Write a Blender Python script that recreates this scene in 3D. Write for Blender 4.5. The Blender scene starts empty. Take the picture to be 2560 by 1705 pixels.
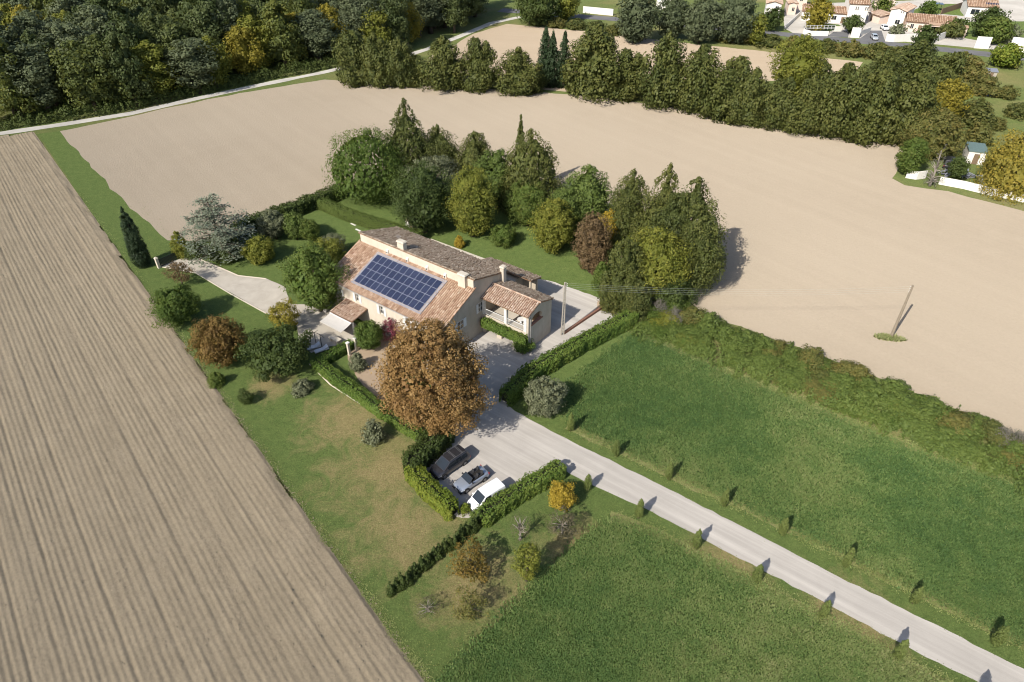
import bpy, bmesh, math, random
import numpy as np
from mathutils import Vector, Matrix

scene = bpy.context.scene
# ------------------------------------------------------------------ camera, sky, sun, exposure
CAM_H, PITCH, FPX = 56.0, math.radians(37.5), 1707.0
cam_data = bpy.data.cameras.new("camera")
cam_data.lens = 24.0
cam_data.sensor_width = 36.0
cam_data.clip_start = 1.0
cam_data.clip_end = 4000.0
cam = bpy.data.objects.new("camera", cam_data)
scene.collection.objects.link(cam)
cam.location = (0, 0, CAM_H)
cam.rotation_euler = (math.radians(90) - PITCH, 0, 0)
scene.camera = cam

SUN_EL, SHADOW_AZ = math.radians(39.5), math.radians(40.0)
world = bpy.data.worlds.new("World")
scene.world = world
world.use_nodes = True
wn = world.node_tree.nodes
wl = world.node_tree.links
bg = wn["Background"]
sky = wn.new("ShaderNodeTexSky")
sky.sky_type = 'NISHITA'
sky.sun_disc = False
sky.sun_elevation = SUN_EL
sky.sun_rotation = SHADOW_AZ + math.pi
sky.air_density = 1.0
sky.dust_density = 1.5
wl.new(sky.outputs[0], bg.inputs[0])
bg.inputs[1].default_value = 0.115

sun_data = bpy.data.lights.new("sun", 'SUN')
sun_data.energy = 4.2
sun_data.angle = math.radians(0.53)
sun_data.color = (1.0, 0.94, 0.84)
sun = bpy.data.objects.new("sun", sun_data)
scene.collection.objects.link(sun)
sd = Vector((math.sin(SHADOW_AZ) * math.cos(SUN_EL), math.cos(SHADOW_AZ) * math.cos(SUN_EL), -math.sin(SUN_EL)))
sun.rotation_euler = sd.to_track_quat('-Z', 'Y').to_euler()
sun.location = (-60, -60, 90)

vs = scene.view_settings
vs.view_transform = 'Standard'
vs.look = 'None'
vs.exposure = 0.42
vs.gamma = 1.0
vs.use_curve_mapping = False
scene.cycles.filter_width = 1.05

# ------------------------------------------------------------------ helpers: picture measurements to places on the ground
K = 2560.0 / 2354.0
CP, SP = math.cos(PITCH), math.sin(PITCH)


def ray(px, py):
    x = (px - 1280.0) / FPX
    y = -(py - 852.5) / FPX
    return np.array([x, CP + y * SP, -SP + y * CP])


def S(px, py, z=0.0):
    d = ray(px, py)
    t = (z - CAM_H) / d[2]
    return np.array([d[0] * t, d[1] * t, z])


def D(x, y, z=0.0):
    return S(x * K, y * K, z)


def proj(X):
    x, y, z = X[0], X[1], X[2] - CAM_H
    d = y * CP - z * SP
    return 1280 + FPX * x / d, 852.5 - FPX * (y * SP + z * CP) / d


def solve_round(x0, y0, x1, y1, cb):
    """crown box measured on the photograph -> place, crown radius and height in metres"""
    cx, cy = (x0 + x1) / 2 * K, (y0 + y1) / 2 * K
    d = ray(cx, cy)
    t = -CAM_H / d[2]
    st = -d[2] / np.linalg.norm(d)
    ct = math.sqrt(1 - st * st)
    for _ in range(12):
        r = (x1 - x0) / 2 * K / FPX * t
        v = (y1 - y0) / 2 * K / FPX * t
        hz = math.sqrt(max(v * v - (r * st) ** 2, (0.4 * v) ** 2)) / ct
        t = (cb + hz - CAM_H) / d[2]
    return d[0] * t, d[1] * t, r, cb + 2 * hz


def solve_col(bx, by, ytop):
    b = D(bx, by)
    lo, hi = 0.2, 40.0
    for _ in range(40):
        m = (lo + hi) / 2
        if proj((b[0], b[1], m))[1] > ytop * K:
            lo = m
        else:
            hi = m
    return b[0], b[1], lo


def vnoise(x, y, seed=0):
    xi = np.floor(x).astype(np.int64)
    yi = np.floor(y).astype(np.int64)
    xf, yf = x - xi, y - yi

    def h(a, b):
        n = (a * 374761393 + b * 668265263 + seed * 974711) & 0x7fffffff
        n = ((n ^ (n >> 13)) * 1274126177) & 0x7fffffff
        return ((n ^ (n >> 16)) & 0xffff) / 65535.0
    u, v = xf * xf * (3 - 2 * xf), yf * yf * (3 - 2 * yf)
    return (h(xi, yi) * (1 - u) + h(xi + 1, yi) * u) * (1 - v) + (h(xi, yi + 1) * (1 - u) + h(xi + 1, yi + 1) * u) * v


def in_poly(px, py, poly):
    inside = np.zeros(len(px), bool)
    n = len(poly)
    j = n - 1
    for i in range(n):
        xi, yi = poly[i][0], poly[i][1]
        xj, yj = poly[j][0], poly[j][1]
        c = ((yi > py) != (yj > py)) & (px < (xj - xi) * (py - yi) / (yj - yi + 1e-12) + xi)
        inside ^= c
        j = i
    return inside


COL = scene.collection


def tag(o, label=None, cat=None, group=None, kind=None):
    if label: o["label"] = label
    if cat: o["category"] = cat
    if group: o["group"] = group
    if kind: o["kind"] = kind
    return o


def empty(name, loc=(0, 0, 0), rz=0.0, label=None, cat=None, group=None):
    o = bpy.data.objects.new(name, None)
    o.empty_display_size = 0.3
    COL.objects.link(o)
    o.location = loc
    o.rotation_euler = (0, 0, rz)
    return tag(o, label, cat, group)


def link(name, me, parent=None, loc=(0, 0, 0)):
    o = bpy.data.objects.new(name, me)
    COL.objects.link(o)
    o.parent = parent
    o.location = loc
    return o


def np_mesh(name, verts, faces, mat, tint=None, smooth=False):
    """faces: (n,k) index array; tint: one value per vertex"""
    me = bpy.data.meshes.new(name)
    nv, (nf, k) = len(verts), faces.shape
    me.vertices.add(nv)
    me.vertices.foreach_set("co", np.ascontiguousarray(verts, dtype=np.float32).ravel())
    me.loops.add(nf * k)
    me.loops.foreach_set("vertex_index", np.ascontiguousarray(faces, dtype=np.int32).ravel())
    me.polygons.add(nf)
    me.polygons.foreach_set("loop_start", np.arange(0, nf * k, k, dtype=np.int32))
    me.update(calc_edges=True)
    if tint is not None:
        a = me.attributes.new("tint", 'FLOAT', 'POINT')
        a.data.foreach_set("value", np.ascontiguousarray(tint, dtype=np.float32))
    if smooth:
        me.polygons.foreach_set("use_smooth", np.ones(nf, dtype=bool))
    me.materials.append(mat)
    return me


class MB:
    """collects boxes, prisms, tubes and sheets; build() links them as one mesh object"""

    def __init__(self):
        self.v, self.f, self.t = [], [], []

    def face(self, pts, tint=0.5):
        n = len(self.v)
        self.v += [tuple(p) for p in pts]
        self.t += [tint] * len(pts)
        self.f.append(tuple(range(n, n + len(pts))))

    def box(self, x0, x1, y0, y1, z0, z1, tint=0.5):
        n = len(self.v)
        self.v += [(x0, y0, z0), (x1, y0, z0), (x1, y1, z0), (x0, y1, z0), (x0, y0, z1), (x1, y0, z1), (x1, y1, z1), (x0, y1, z1)]
        self.t += [tint] * 8
        for q in ((3, 2, 1, 0), (4, 5, 6, 7), (0, 1, 5, 4), (1, 2, 6, 5), (2, 3, 7, 6), (3, 0, 4, 7)):
            self.f.append(tuple(n + i for i in q))
        return self

    def hexa(self, bottom, top, tint=0.5):
        k = len(bottom)
        n = len(self.v)
        self.v += [tuple(p) for p in bottom] + [tuple(p) for p in top]
        self.t += [tint] * (2 * k)
        self.f.append(tuple(n + i for i in reversed(range(k))))
        self.f.append(tuple(n + k + i for i in range(k)))
        for i in range(k):
            j = (i + 1) % k
            self.f.append((n + i, n + j, n + k + j, n + k + i))
        return self

    def prism_x(self, prof, x0, x1, tint=0.5):
        return self.hexa([(x0, p[0], p[1]) for p in reversed(prof)], [(x1, p[0], p[1]) for p in reversed(prof)], tint)

    def tube(self, pts, radii, seg=6, tint=0.5, caps=True):
        n = len(self.v)
        m = len(pts)
        P = [Vector(p) for p in pts]
        for i in range(m):
            d = (P[min(i + 1, m - 1)] - P[max(i - 1, 0)]).normalized()
            a = d.orthogonal().normalized() if abs(d.z) < 0.9 else Vector((1, 0, 0)).cross(d).normalized()
            b = d.cross(a)
            r = radii[i] if hasattr(radii, '__len__') else radii
            for s in range(seg):
                w = 2 * math.pi * s / seg
                self.v.append(tuple(P[i] + (a * math.cos(w) + b * math.sin(w)) * r))
                self.t.append(tint)
        for i in range(m - 1):
            for s in range(seg):
                s2 = (s + 1) % seg
                self.f.append((n + i * seg + s, n + i * seg + s2, n + (i + 1) * seg + s2, n + (i + 1) * seg + s))
        if caps:
            self.f.append(tuple(n + s for s in reversed(range(seg))))
            self.f.append(tuple(n + (m - 1) * seg + s for s in range(seg)))
        return self

    def loft(self, secs, caps=True, tint=0.5):
        n = len(self.v)
        k = len(secs[0])
        for s in secs:
            self.v += [tuple(p) for p in s]
            self.t += [tint] * k
        for i in range(len(secs) - 1):
            for a in range(k):
                b = (a + 1) % k
                self.f.append((n + i * k + a, n + i * k + b, n + (i + 1) * k + b, n + (i + 1) * k + a))
        if caps:
            self.f.append(tuple(n + a for a in reversed(range(k))))
            self.f.append(tuple(n + (len(secs) - 1) * k + a for a in range(k)))
        return self

    def mesh(self, name, mat, smooth=False):
        me = bpy.data.meshes.new(name)
        me.from_pydata(self.v, [], self.f)
        me.update()
        a = me.attributes.new("tint", 'FLOAT', 'POINT')
        a.data.foreach_set("value", np.array(self.t, dtype=np.float32))
        me.materials.append(mat)
        bm = bmesh.new()
        bm.from_mesh(me)
        bmesh.ops.recalc_face_normals(bm, faces=bm.faces)
        bm.to_mesh(me)
        bm.free()
        if smooth:
            me.polygons.foreach_set("use_smooth", np.ones(len(me.polygons), dtype=bool))
        return me

    def build(self, name, mat, parent=None, loc=(0, 0, 0), smooth=False, bevel=0.0):
        o = link(name, self.mesh(name, mat, smooth), parent, loc)
        if bevel:
            m = o.modifiers.new("bevel", 'BEVEL')
            m.width = bevel
            m.segments = 2
            m.limit_method = 'ANGLE'
        return o


# ------------------------------------------------------------------ materials
class NT:
    def __init__(self, name):
        self.m = bpy.data.materials.new(name)
        self.m.use_nodes = True
        self.t = self.m.node_tree
        self.n = self.t.nodes
        self.n.clear()
        self.out = self.n.new("ShaderNodeOutputMaterial")
        self.tc = self.n.new("ShaderNodeTexCoord")

    def l(self, a, b): self.t.links.new(a, b)

    def noise(self, scale, detail=4.0, rough=0.6, vec=None, w=0.0):
        n = self.n.new("ShaderNodeTexNoise")
        n.inputs["Scale"].default_value = scale
        n.inputs["Detail"].default_value = detail
        n.inputs["Roughness"].default_value = rough
        n.inputs["Distortion"].default_value = w
        self.l(vec if vec is not None else self.tc.outputs["Object"], n.inputs["Vector"])
        return n.outputs[0]

    def mapping(self, rz=0.0, scale=(1, 1, 1)):
        r = self.n.new("ShaderNodeMapping")
        r.inputs["Rotation"].default_value = (0, 0, rz)
        self.l(self.tc.outputs["Object"], r.inputs["Vector"])
        n = self.n.new("ShaderNodeMapping")
        n.inputs["Scale"].default_value = scale
        self.l(r.outputs[0], n.inputs["Vector"])
        return n.outputs[0]

    def ramp(self, fac, stops, interp='LINEAR'):
        n = self.n.new("ShaderNodeValToRGB")
        cr = n.color_ramp
        cr.interpolation = interp
        while len(cr.elements) < len(stops):
            cr.elements.new(0.5)
        for e, (p, c) in zip(cr.elements, stops):
            e.position = p
            e.color = (c[0], c[1], c[2], 1)
        self.l(fac, n.inputs[0])
        return n.outputs[0]

    def mix(self, fac, a, b, mode='MIX'):
        n = self.n.new("ShaderNodeMix")
        n.data_type = 'RGBA'
        n.blend_type = mode
        for s, v in ((n.inputs[0], fac), (n.inputs[6], a), (n.inputs[7], b)):
            if isinstance(v, (int, float)):
                s.default_value = v
            elif isinstance(v, (tuple, list)):
                s.default_value = (v[0], v[1], v[2], 1)
            else:
                self.l(v, s)
        return n.outputs[2]

    def math(self, op, a, b=0.0, c=None):
        n = self.n.new("ShaderNodeMath")
        n.operation = op
        for i, v in enumerate((a, b, c)):
            if v is None: continue
            if isinstance(v, (int, float)):
                n.inputs[i].default_value = v
            else:
                self.l(v, n.inputs[i])
        return n.outputs[0]

    def attr(self, name="tint"):
        n = self.n.new("ShaderNodeAttribute")
        n.attribute_name = name
        return n.outputs["Fac"]

    def objrand(self):
        return self.n.new("ShaderNodeObjectInfo").outputs["Random"]

    def bump(self, h, strength=0.5, dist=0.1):
        n = self.n.new("ShaderNodeBump")
        n.inputs["Strength"].default_value = strength
        n.inputs["Distance"].default_value = dist
        self.l(h, n.inputs["Height"])
        return n.outputs[0]

    def principled(self, color, rough=0.8, spec=0.3, metal=0.0, normal=None, droug=0.0, coat=0.0):
        p = self.n.new("ShaderNodeBsdfPrincipled")
        if isinstance(color, (tuple, list)):
            p.inputs["Base Color"].default_value = (color[0], color[1], color[2], 1)
        else:
            self.l(color, p.inputs["Base Color"])
        if isinstance(rough, (int, float)):
            p.inputs["Roughness"].default_value = rough
        else:
            self.l(rough, p.inputs["Roughness"])
        p.inputs["Specular IOR Level"].default_value = spec
        p.inputs["Metallic"].default_value = metal
        p.inputs["Coat Weight"].default_value = coat
        if droug: p.inputs["Diffuse Roughness"].default_value = droug
        if normal is not None: self.l(normal, p.inputs["Normal"])
        return p.outputs[0]

    def done(self, shader):
        self.l(shader, self.out.inputs[0])
        return self.m


def mat_plain(name, c, rough=0.7, spec=0.3, metal=0.0, var=0.15, scale=3.0, bump=0.0, coat=0.0):
    t = NT(name)
    nz = t.noise(scale, 5)
    lo = tuple(x * (1 - var) for x in c)
    hi = tuple(min(1, x * (1 + var)) for x in c)
    col = t.ramp(nz, [(0.3, lo), (0.7, hi)])
    nb = t.bump(t.noise(scale * 6, 4), bump, 0.05) if bump else None
    return t.done(t.principled(col, rough, spec, metal, nb, coat=coat))


def mat_leaf(name, stops, trans=0.28, objvar=0.35, rough=0.62):
    """leaf colours: each leaf has its own tint, each plant shifts a little"""
    t = NT(name)
    a = t.attr()
    f = t.math('ADD', t.math('MULTIPLY', a, 1 - objvar), t.math('MULTIPLY', t.objrand(), objvar))
    n = len(stops)
    col = t.ramp(f, [(i / (n - 1), c) for i, c in enumerate(stops)])
    p = t.principled(col, rough, 0.25)
    tr = t.n.new("ShaderNodeBsdfTranslucent")
    t.l(t.mix(0.35, col, (0.25, 0.26, 0.03)), tr.inputs[0])
    ms = t.n.new("ShaderNodeMixShader")
    ms.inputs[0].default_value = min(0.45, trans * 1.35)
    t.l(p, ms.inputs[1])
    t.l(tr.outputs[0], ms.inputs[2])
    return t.done(ms.outputs[0])


FURROW = math.atan2(-0.775, 0.632)


def mat_soil(name, c1, c2, c3, stripe=0.0, ang=0.0, period=4.0, fine=0.25, rel=0.3):
    t = NT(name)
    big = t.noise(0.012, 3, 0.5)
    mid = t.noise(0.25, 6, 0.65)
    small = t.noise(2.2, 6, 0.75)
    col = t.ramp(big, [(0.32, c1), (0.68, c2)])
    col = t.mix(t.ramp(mid, [(0.45, (0, 0, 0)), (0.75, (0.6, 0.6, 0.6))]), col, c3)
    if stripe:
        vec = t.mapping(-ang, (0.006, 1.0 / period, 1))
        s = t.noise(1.0, 5, 0.7, vec)
        col = t.mix(stripe, col, t.ramp(s, [(0.35, tuple(x * 0.72 for x in c1)), (0.65, tuple(min(1, x * 1.22) for x in c2))]))
    col = t.mix(fine, col, t.ramp(small, [(0.3, (0.25, 0.25, 0.25)), (0.7, (0.75, 0.75, 0.75))]), 'OVERLAY')
    nb = t.bump(t.noise(2.4, 6, 0.75), 1.0, rel)
    return t.done(t.principled(col, 0.95, 0.1, 0, nb, droug=1.0))


def mat_lawn(name, g1, g2, dry, dryamt=0.5, scale=0.12, spots=None):
    t = NT(name)
    big = t.noise(scale, 5, 0.6, w=0.4)
    mid = t.noise(0.9, 6, 0.7)
    small = t.noise(6.0, 5, 0.8)
    col = t.ramp(mid, [(0.3, g1), (0.7, g2)])
    df = t.ramp(big, [(0.62 - 0.25 * dryamt, (0, 0, 0)), (0.86 - 0.2 * dryamt, (0.85, 0.85, 0.85))])
    if spots:
        tot = None
        for (sx, sy, sr) in spots:
            vm = t.n.new("ShaderNodeVectorMath")
            vm.operation = 'DISTANCE'
            t.l(t.tc.outputs["Object"], vm.inputs[0])
            vm.inputs[1].default_value = (sx, sy, 0)
            g = t.math('SUBTRACT', 1.15, t.math('DIVIDE', vm.outputs["Value"], sr))
            tot = g if tot is None else t.math('MAXIMUM', tot, g)
        fine = t.noise(0.35, 6, 0.75, w=0.8)
        df = t.ramp(t.math('ADD', tot, t.math('MULTIPLY', t.math('SUBTRACT', fine, 0.5), 2.4)), [(0.25, (0.06, 0.06, 0.06)), (1.0, (0.85, 0.85, 0.85))])
    col = t.mix(df, col, dry)
    col = t.mix(0.6, col, t.ramp(small, [(0.3, (0.12, 0.12, 0.12)), (0.7, (0.88, 0.88, 0.88))]), 'OVERLAY')
    col = t.mix(0.35, col, t.ramp(t.noise(1.7, 6, 0.8), [(0.3, (0.2, 0.2, 0.2)), (0.7, (0.8, 0.8, 0.8))]), 'OVERLAY')
    nb = t.bump(t.noise(5.0, 6, 0.8), 1.0, 0.12)
    return t.done(t.principled(col, 0.95, 0.1, 0, nb, droug=0.8))


def mat_gravel(name, c1, c2, scale=1.0, ruts=None):
    t = NT(name)
    big = t.noise(0.22 * scale, 5, 0.65, w=0.6)
    peb = t.noise(9 * scale, 4, 0.8)
    col = t.ramp(big, [(0.3, c1), (0.7, c2)])
    if ruts is not None:
        rt = t.noise(1.0, 5, 0.65, t.mapping(-ruts, (0.035, 1.1, 1)))
        col = t.mix(0.5, col, t.ramp(rt, [(0.32, tuple(x * 0.78 for x in c1)), (0.5, c1), (0.68, tuple(x * 1.12 for x in c2))]))
    col = t.mix(0.12, col, t.ramp(peb, [(0.3, (0.3, 0.3, 0.3)), (0.7, (0.7, 0.7, 0.7))]), 'OVERLAY')
    return t.done(t.principled(col, 0.95, 0.15, 0, t.bump(peb, 0.25, 0.02), droug=0.7))


def mat_tile(name, stops, moss=None, mossamt=0.3):
    t = NT(name)
    a = t.attr()
    n = len(stops)
    col = t.ramp(a, [(i / (n - 1), c) for i, c in enumerate(stops)])
    if moss:
        nz = t.noise(0.8, 6, 0.75)
        col = t.mix(t.ramp(nz, [(0.62 - mossamt * 0.3, (0, 0, 0)), (0.8, (0.8, 0.8, 0.8))]), col, moss)
    col = t.mix(0.3, col, t.ramp(t.noise(9, 5, 0.7), [(0.3, (0.3, 0.3, 0.3)), (0.7, (0.7, 0.7, 0.7))]), 'OVERLAY')
    return t.done(t.principled(col, 0.9, 0.15, 0, t.bump(t.noise(14, 4), 0.4, 0.02)))


def mat_render(name, c1, c2, stain, amt=0.35):
    """lime render with its own stains and patches"""
    t = NT(name)
    n1 = t.noise(0.7, 6, 0.65)
    vec = t.mapping(0, (1.6, 1.6, 0.35))
    n2 = t.noise(1.0, 6, 0.7, vec)
    col = t.ramp(n1, [(0.3, c1), (0.7, c2)])
    col = t.mix(t.ramp(n2, [(0.5, (0, 0, 0)), (0.8, (amt, amt, amt))]), col, stain)
    return t.done(t.principled(col, 0.92, 0.15, 0, t.bump(t.noise(12, 6), 0.35, 0.03)))


def mat_glass(name, c=(0.02, 0.025, 0.03)):
    t = NT(name)
    return t.done(t.principled(c, 0.06, 0.6, 0, None, coat=0.3))


def mat_panel():
    t = NT("solar_cells")
    sx = t.n.new("ShaderNodeSeparateXYZ")
    t.l(t.tc.outputs["Object"], sx.inputs[0])
    gx = t.math('LESS_THAN', t.math('FRACT', t.math('MULTIPLY', sx.outputs[0], 6.25)), 0.06)
    gy = t.math('LESS_THAN', t.math('FRACT', t.math('MULTIPLY', sx.outputs[1], 6.25)), 0.06)
    g = t.math('MAXIMUM', gx, gy)
    base = t.ramp(t.objrand(), [(0.0, (0.017, 0.024, 0.056)), (1.0, (0.027, 0.035, 0.074))])
    cells = t.ramp(t.noise(9, 2), [(0.35, (0.35, 0.35, 0.35)), (0.65, (0.65, 0.65, 0.65))])
    col = t.mix(t.math('MULTIPLY', g, 0.35), t.mix(0.25, base, cells, 'OVERLAY'), (0.2, 0.22, 0.3))
    return t.done(t.principled(col, 0.22, 0.5, 0, None, coat=0.2))


def mat_paint(name, c, metal=0.0, rough=0.3):
    t = NT(name)
    dust = t.ramp(t.noise(3.0, 5), [(0.35, c), (0.75, tuple(x * 0.9 + 0.02 for x in c))])
    return t.done(t.principled(dust, rough, 0.5, metal, None, coat=0.6))


M = {}
M['lawn'] = mat_lawn("lawn_grass", (0.068, 0.112, 0.029), (0.108, 0.15, 0.043), (0.25, 0.198, 0.095), 0.85, 0.075, spots=[(-13.0, 50.0, 10.5), (-10.5, 42.0, 8.5), (-3.5, 36.5, 7.0), (-19.0, 58.0, 8.0), (-30, 64, 4.0), (6.0, 40.0, 5.5), (20.0, 38.0, 6.0), (30, 33, 6.0)])
M['wildground'] = mat_lawn("rough_grass_ground", (0.085, 0.115, 0.035), (0.13, 0.15, 0.05), (0.21, 0.17, 0.08), 0.6, 0.05)
M['verge'] = mat_lawn("verge_grass", (0.12, 0.15, 0.045), (0.18, 0.195, 0.07), (0.27, 0.235, 0.12), 0.8, 0.3)
M['meadow'] = mat_lawn("meadow_ground", (0.05, 0.088, 0.024), (0.08, 0.122, 0.034), (0.115, 0.135, 0.048), 0.3, 0.1)
M['soil_near'] = mat_soil("ploughed_soil", (0.248, 0.204, 0.142), (0.288, 0.238, 0.168), (0.32, 0.266, 0.19), 0.08, FURROW, 1.3, 0.28, 0.14)
M['clod'] = mat_soil("clod_soil", (0.27, 0.222, 0.155), (0.32, 0.265, 0.187), (0.36, 0.30, 0.215))
M['soil_mid'] = mat_soil("harrowed_soil", (0.295, 0.246, 0.185), (0.355, 0.30, 0.23), (0.335, 0.282, 0.215), 0.07, FURROW, 2.6, 0.1, 0.15)
M['soil_far'] = mat_soil("far_field_soil", (0.35, 0.28, 0.20), (0.40, 0.325, 0.24), (0.38, 0.31, 0.23), 0.1, math.radians(-12), 4.0, 0.12)
M['gravel'] = mat_gravel("limestone_gravel", (0.36, 0.335, 0.305), (0.45, 0.42, 0.385), ruts=math.radians(-36.5))
M['track'] = mat_gravel("track_gravel", (0.34, 0.32, 0.29), (0.50, 0.475, 0.43), 0.7)
M['terrace'] = mat_gravel("terrace_paving", (0.37, 0.335, 0.285), (0.47, 0.43, 0.37), 2.0)
M['earth'] = mat_gravel("dry_earth", (0.28, 0.21, 0.15), (0.38, 0.30, 0.21), 1.5)
M['asphalt'] = mat_gravel("asphalt", (0.10, 0.10, 0.105), (0.14, 0.14, 0.145), 0.8)
M['concrete'] = mat_gravel("concrete_yard", (0.33, 0.31, 0.28), (0.44, 0.415, 0.38), 0.6)
M['tile_new'] = mat_tile("terracotta_tiles", [(0.29, 0.175, 0.115), (0.41, 0.27, 0.185), (0.50, 0.35, 0.245), (0.60, 0.46, 0.35)], (0.27, 0.22, 0.16), 0.2)
M['tile_bed'] = mat_tile("tile_channels", [(0.20, 0.12, 0.075), (0.26, 0.16, 0.10)])
M['tile_old'] = mat_tile("weathered_tiles", [(0.185, 0.13, 0.09), (0.285, 0.215, 0.155), (0.345, 0.27, 0.20), (0.45, 0.37, 0.29)], (0.175, 0.145, 0.10), 0.5)
M['tile_mix'] = mat_tile("mixed_tiles", [(0.29, 0.18, 0.13), (0.41, 0.285, 0.21), (0.49, 0.36, 0.275), (0.58, 0.46, 0.37)], (0.25, 0.21, 0.16), 0.3)
M['render'] = mat_render("cream_render", (0.54, 0.475, 0.39), (0.60, 0.535, 0.445), (0.42, 0.36, 0.28), 0.5)
M['render_grey'] = mat_render("shaded_wall_render", (0.44, 0.38, 0.30), (0.54, 0.47, 0.38), (0.33, 0.28, 0.22), 0.6)  # greyer copy of the cream render, with the shade of sunless walls painted in
M['trim'] = mat_plain("white_trim", (0.72, 0.69, 0.64), 0.6)
M['shutter'] = mat_plain("shutter_paint", (0.66, 0.67, 0.66), 0.5, var=0.06)
M['stone'] = mat_render("pale_stone", (0.52, 0.46, 0.37), (0.63, 0.57, 0.47), (0.33, 0.29, 0.23), 0.5)
M['wood'] = mat_plain("weathered_wood", (0.20, 0.14, 0.09), 0.8)
M['brick'] = mat_plain("brown_brick", (0.25, 0.13, 0.09), 0.9)
M['glass'] = mat_glass("window_glass")
M['dark'] = mat_plain("dark_interior", (0.02, 0.018, 0.016), 0.9)
M['gutter'] = mat_plain("zinc_gutter", (0.42, 0.40, 0.38), 0.45, metal=0.3)
M['panel'] = mat_panel()
M['alu'] = mat_plain("aluminium_frame", (0.30, 0.31, 0.35), 0.4, 0.4, 0.2, 0.06)
M['canvas'] = mat_plain("awning_canvas", (0.50, 0.475, 0.44), 0.85, var=0.05)
M['black_metal'] = mat_plain("black_metal", (0.02, 0.02, 0.022), 0.5)
M['white_metal'] = mat_plain("white_metal", (0.72, 0.72, 0.71), 0.45, var=0.04)
M['cushion'] = mat_plain("white_cushion", (0.66, 0.67, 0.71), 0.9, var=0.06)
M['concrete_pole'] = mat_plain("pole_concrete", (0.40, 0.36, 0.30), 0.9)
M['field_pole'] = mat_plain("field_pole_concrete", (0.26, 0.215, 0.16), 0.9)
M['bark'] = mat_plain("bark", (0.12, 0.09, 0.065), 0.95, bump=0.6)
M['bark_pale'] = mat_plain("pale_bark", (0.30, 0.26, 0.22), 0.95, bump=0.5)
M['hedge_core'] = mat_plain("dark_hedge_core", (0.028, 0.032, 0.014), 0.95)  # near-black fill of the light-blocking core added inside hedges
M['gate'] = mat_plain("dark_green_gate_paint", (0.012, 0.026, 0.017), 0.5)
M['white_wall'] = mat_render("white_wall_render", (0.74, 0.71, 0.65), (0.80, 0.77, 0.71), (0.56, 0.52, 0.46), 0.25)
M['pink_wall'] = mat_render("pink_render", (0.70, 0.56, 0.47), (0.76, 0.62, 0.53), (0.56, 0.45, 0.38), 0.25)
M['tyre'] = mat_plain("tyre_rubber", (0.02, 0.02, 0.02), 0.85)
M['rim'] = mat_plain("wheel_alloy", (0.22, 0.22, 0.23), 0.4, metal=0.5)
M['plastic'] = mat_plain("black_plastic", (0.025, 0.025, 0.027), 0.55)
M['lamp'] = mat_plain("headlamp_lens", (0.62, 0.65, 0.68), 0.12, 0.6)
M['red_lamp'] = mat_plain("tail_lamp", (0.35, 0.02, 0.015), 0.2, 0.5)
M['seat'] = mat_plain("dark_seat_leather", (0.03, 0.03, 0.032), 0.7)
M['wire'] = mat_plain("bare_wire", (0.40, 0.42, 0.38), 0.5)
M['blue'] = mat_plain("blue_plastic_sheet", (0.015, 0.10, 0.46), 0.5)
M['teal'] = mat_plain("teal_sheet_metal", (0.14, 0.20, 0.185), 0.6)

# leaf colours
L = {}
L['chestnut'] = mat_leaf("brown_chestnut_leaves", [(0.164, 0.088, 0.034), (0.246, 0.143, 0.050), (0.321, 0.198, 0.073), (0.374, 0.248, 0.104)], 0.2, 0.0)
L['cypress'] = mat_leaf("cypress_scales", [(0.020, 0.037, 0.015), (0.033, 0.056, 0.023), (0.051, 0.077, 0.030)], 0.08)
L['young_cypress'] = mat_leaf("young_cypress_scales", [(0.090, 0.124, 0.032), (0.140, 0.174, 0.047), (0.181, 0.215, 0.059)], 0.15)
L['leyland'] = mat_leaf("conifer_sprays", [(0.037, 0.052, 0.014), (0.069, 0.086, 0.021), (0.110, 0.120, 0.029), (0.142, 0.141, 0.038)], 0.12)
L['cedar'] = mat_leaf("blue_cedar_needles", [(0.114, 0.140, 0.091), (0.182, 0.210, 0.146), (0.259, 0.281, 0.201)], 0.1, 0.1)
L['green'] = mat_leaf("fresh_green_leaves", [(0.049, 0.087, 0.017), (0.087, 0.138, 0.025), (0.133, 0.179, 0.038), (0.183, 0.197, 0.043)], 0.25)
L['dark_green'] = mat_leaf("dark_green_leaves", [(0.036, 0.058, 0.015), (0.071, 0.101, 0.025), (0.115, 0.142, 0.036)], 0.2)
L['olive'] = mat_leaf("grey_olive_leaves", [(0.099, 0.113, 0.057), (0.165, 0.178, 0.099), (0.239, 0.251, 0.152)], 0.15, 0.15)
L['rust'] = mat_leaf("rust_brown_leaves", [(0.120, 0.068, 0.021), (0.175, 0.109, 0.031), (0.231, 0.154, 0.043)], 0.2, 0.0)
L['yellow'] = mat_leaf("yellow_autumn_leaves", [(0.150, 0.140, 0.022), (0.268, 0.230, 0.032), (0.376, 0.303, 0.044)], 0.25, 0.1)
L['yellowgreen'] = mat_leaf("yellow_green_leaves", [(0.114, 0.138, 0.022), (0.190, 0.206, 0.034), (0.275, 0.259, 0.046)], 0.25, 0.15)
L['gold'] = mat_leaf("gold_leaves", [(0.268, 0.195, 0.024), (0.427, 0.311, 0.037), (0.561, 0.415, 0.073)], 0.25, 0.0)
L['redbrown'] = mat_leaf("red_brown_leaves", [(0.104, 0.067, 0.033), (0.156, 0.104, 0.050), (0.207, 0.146, 0.071)], 0.15, 0.0)
L['orange'] = mat_leaf("orange_green_leaves", [(0.110, 0.104, 0.022), (0.195, 0.134, 0.030), (0.268, 0.171, 0.043)], 0.25, 0.0)
L['bougainvillea'] = mat_leaf("crimson_bracts", [(0.159, 0.022, 0.044), (0.238, 0.050, 0.082), (0.285, 0.099, 0.131)], 0.2, 0.0)
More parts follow.
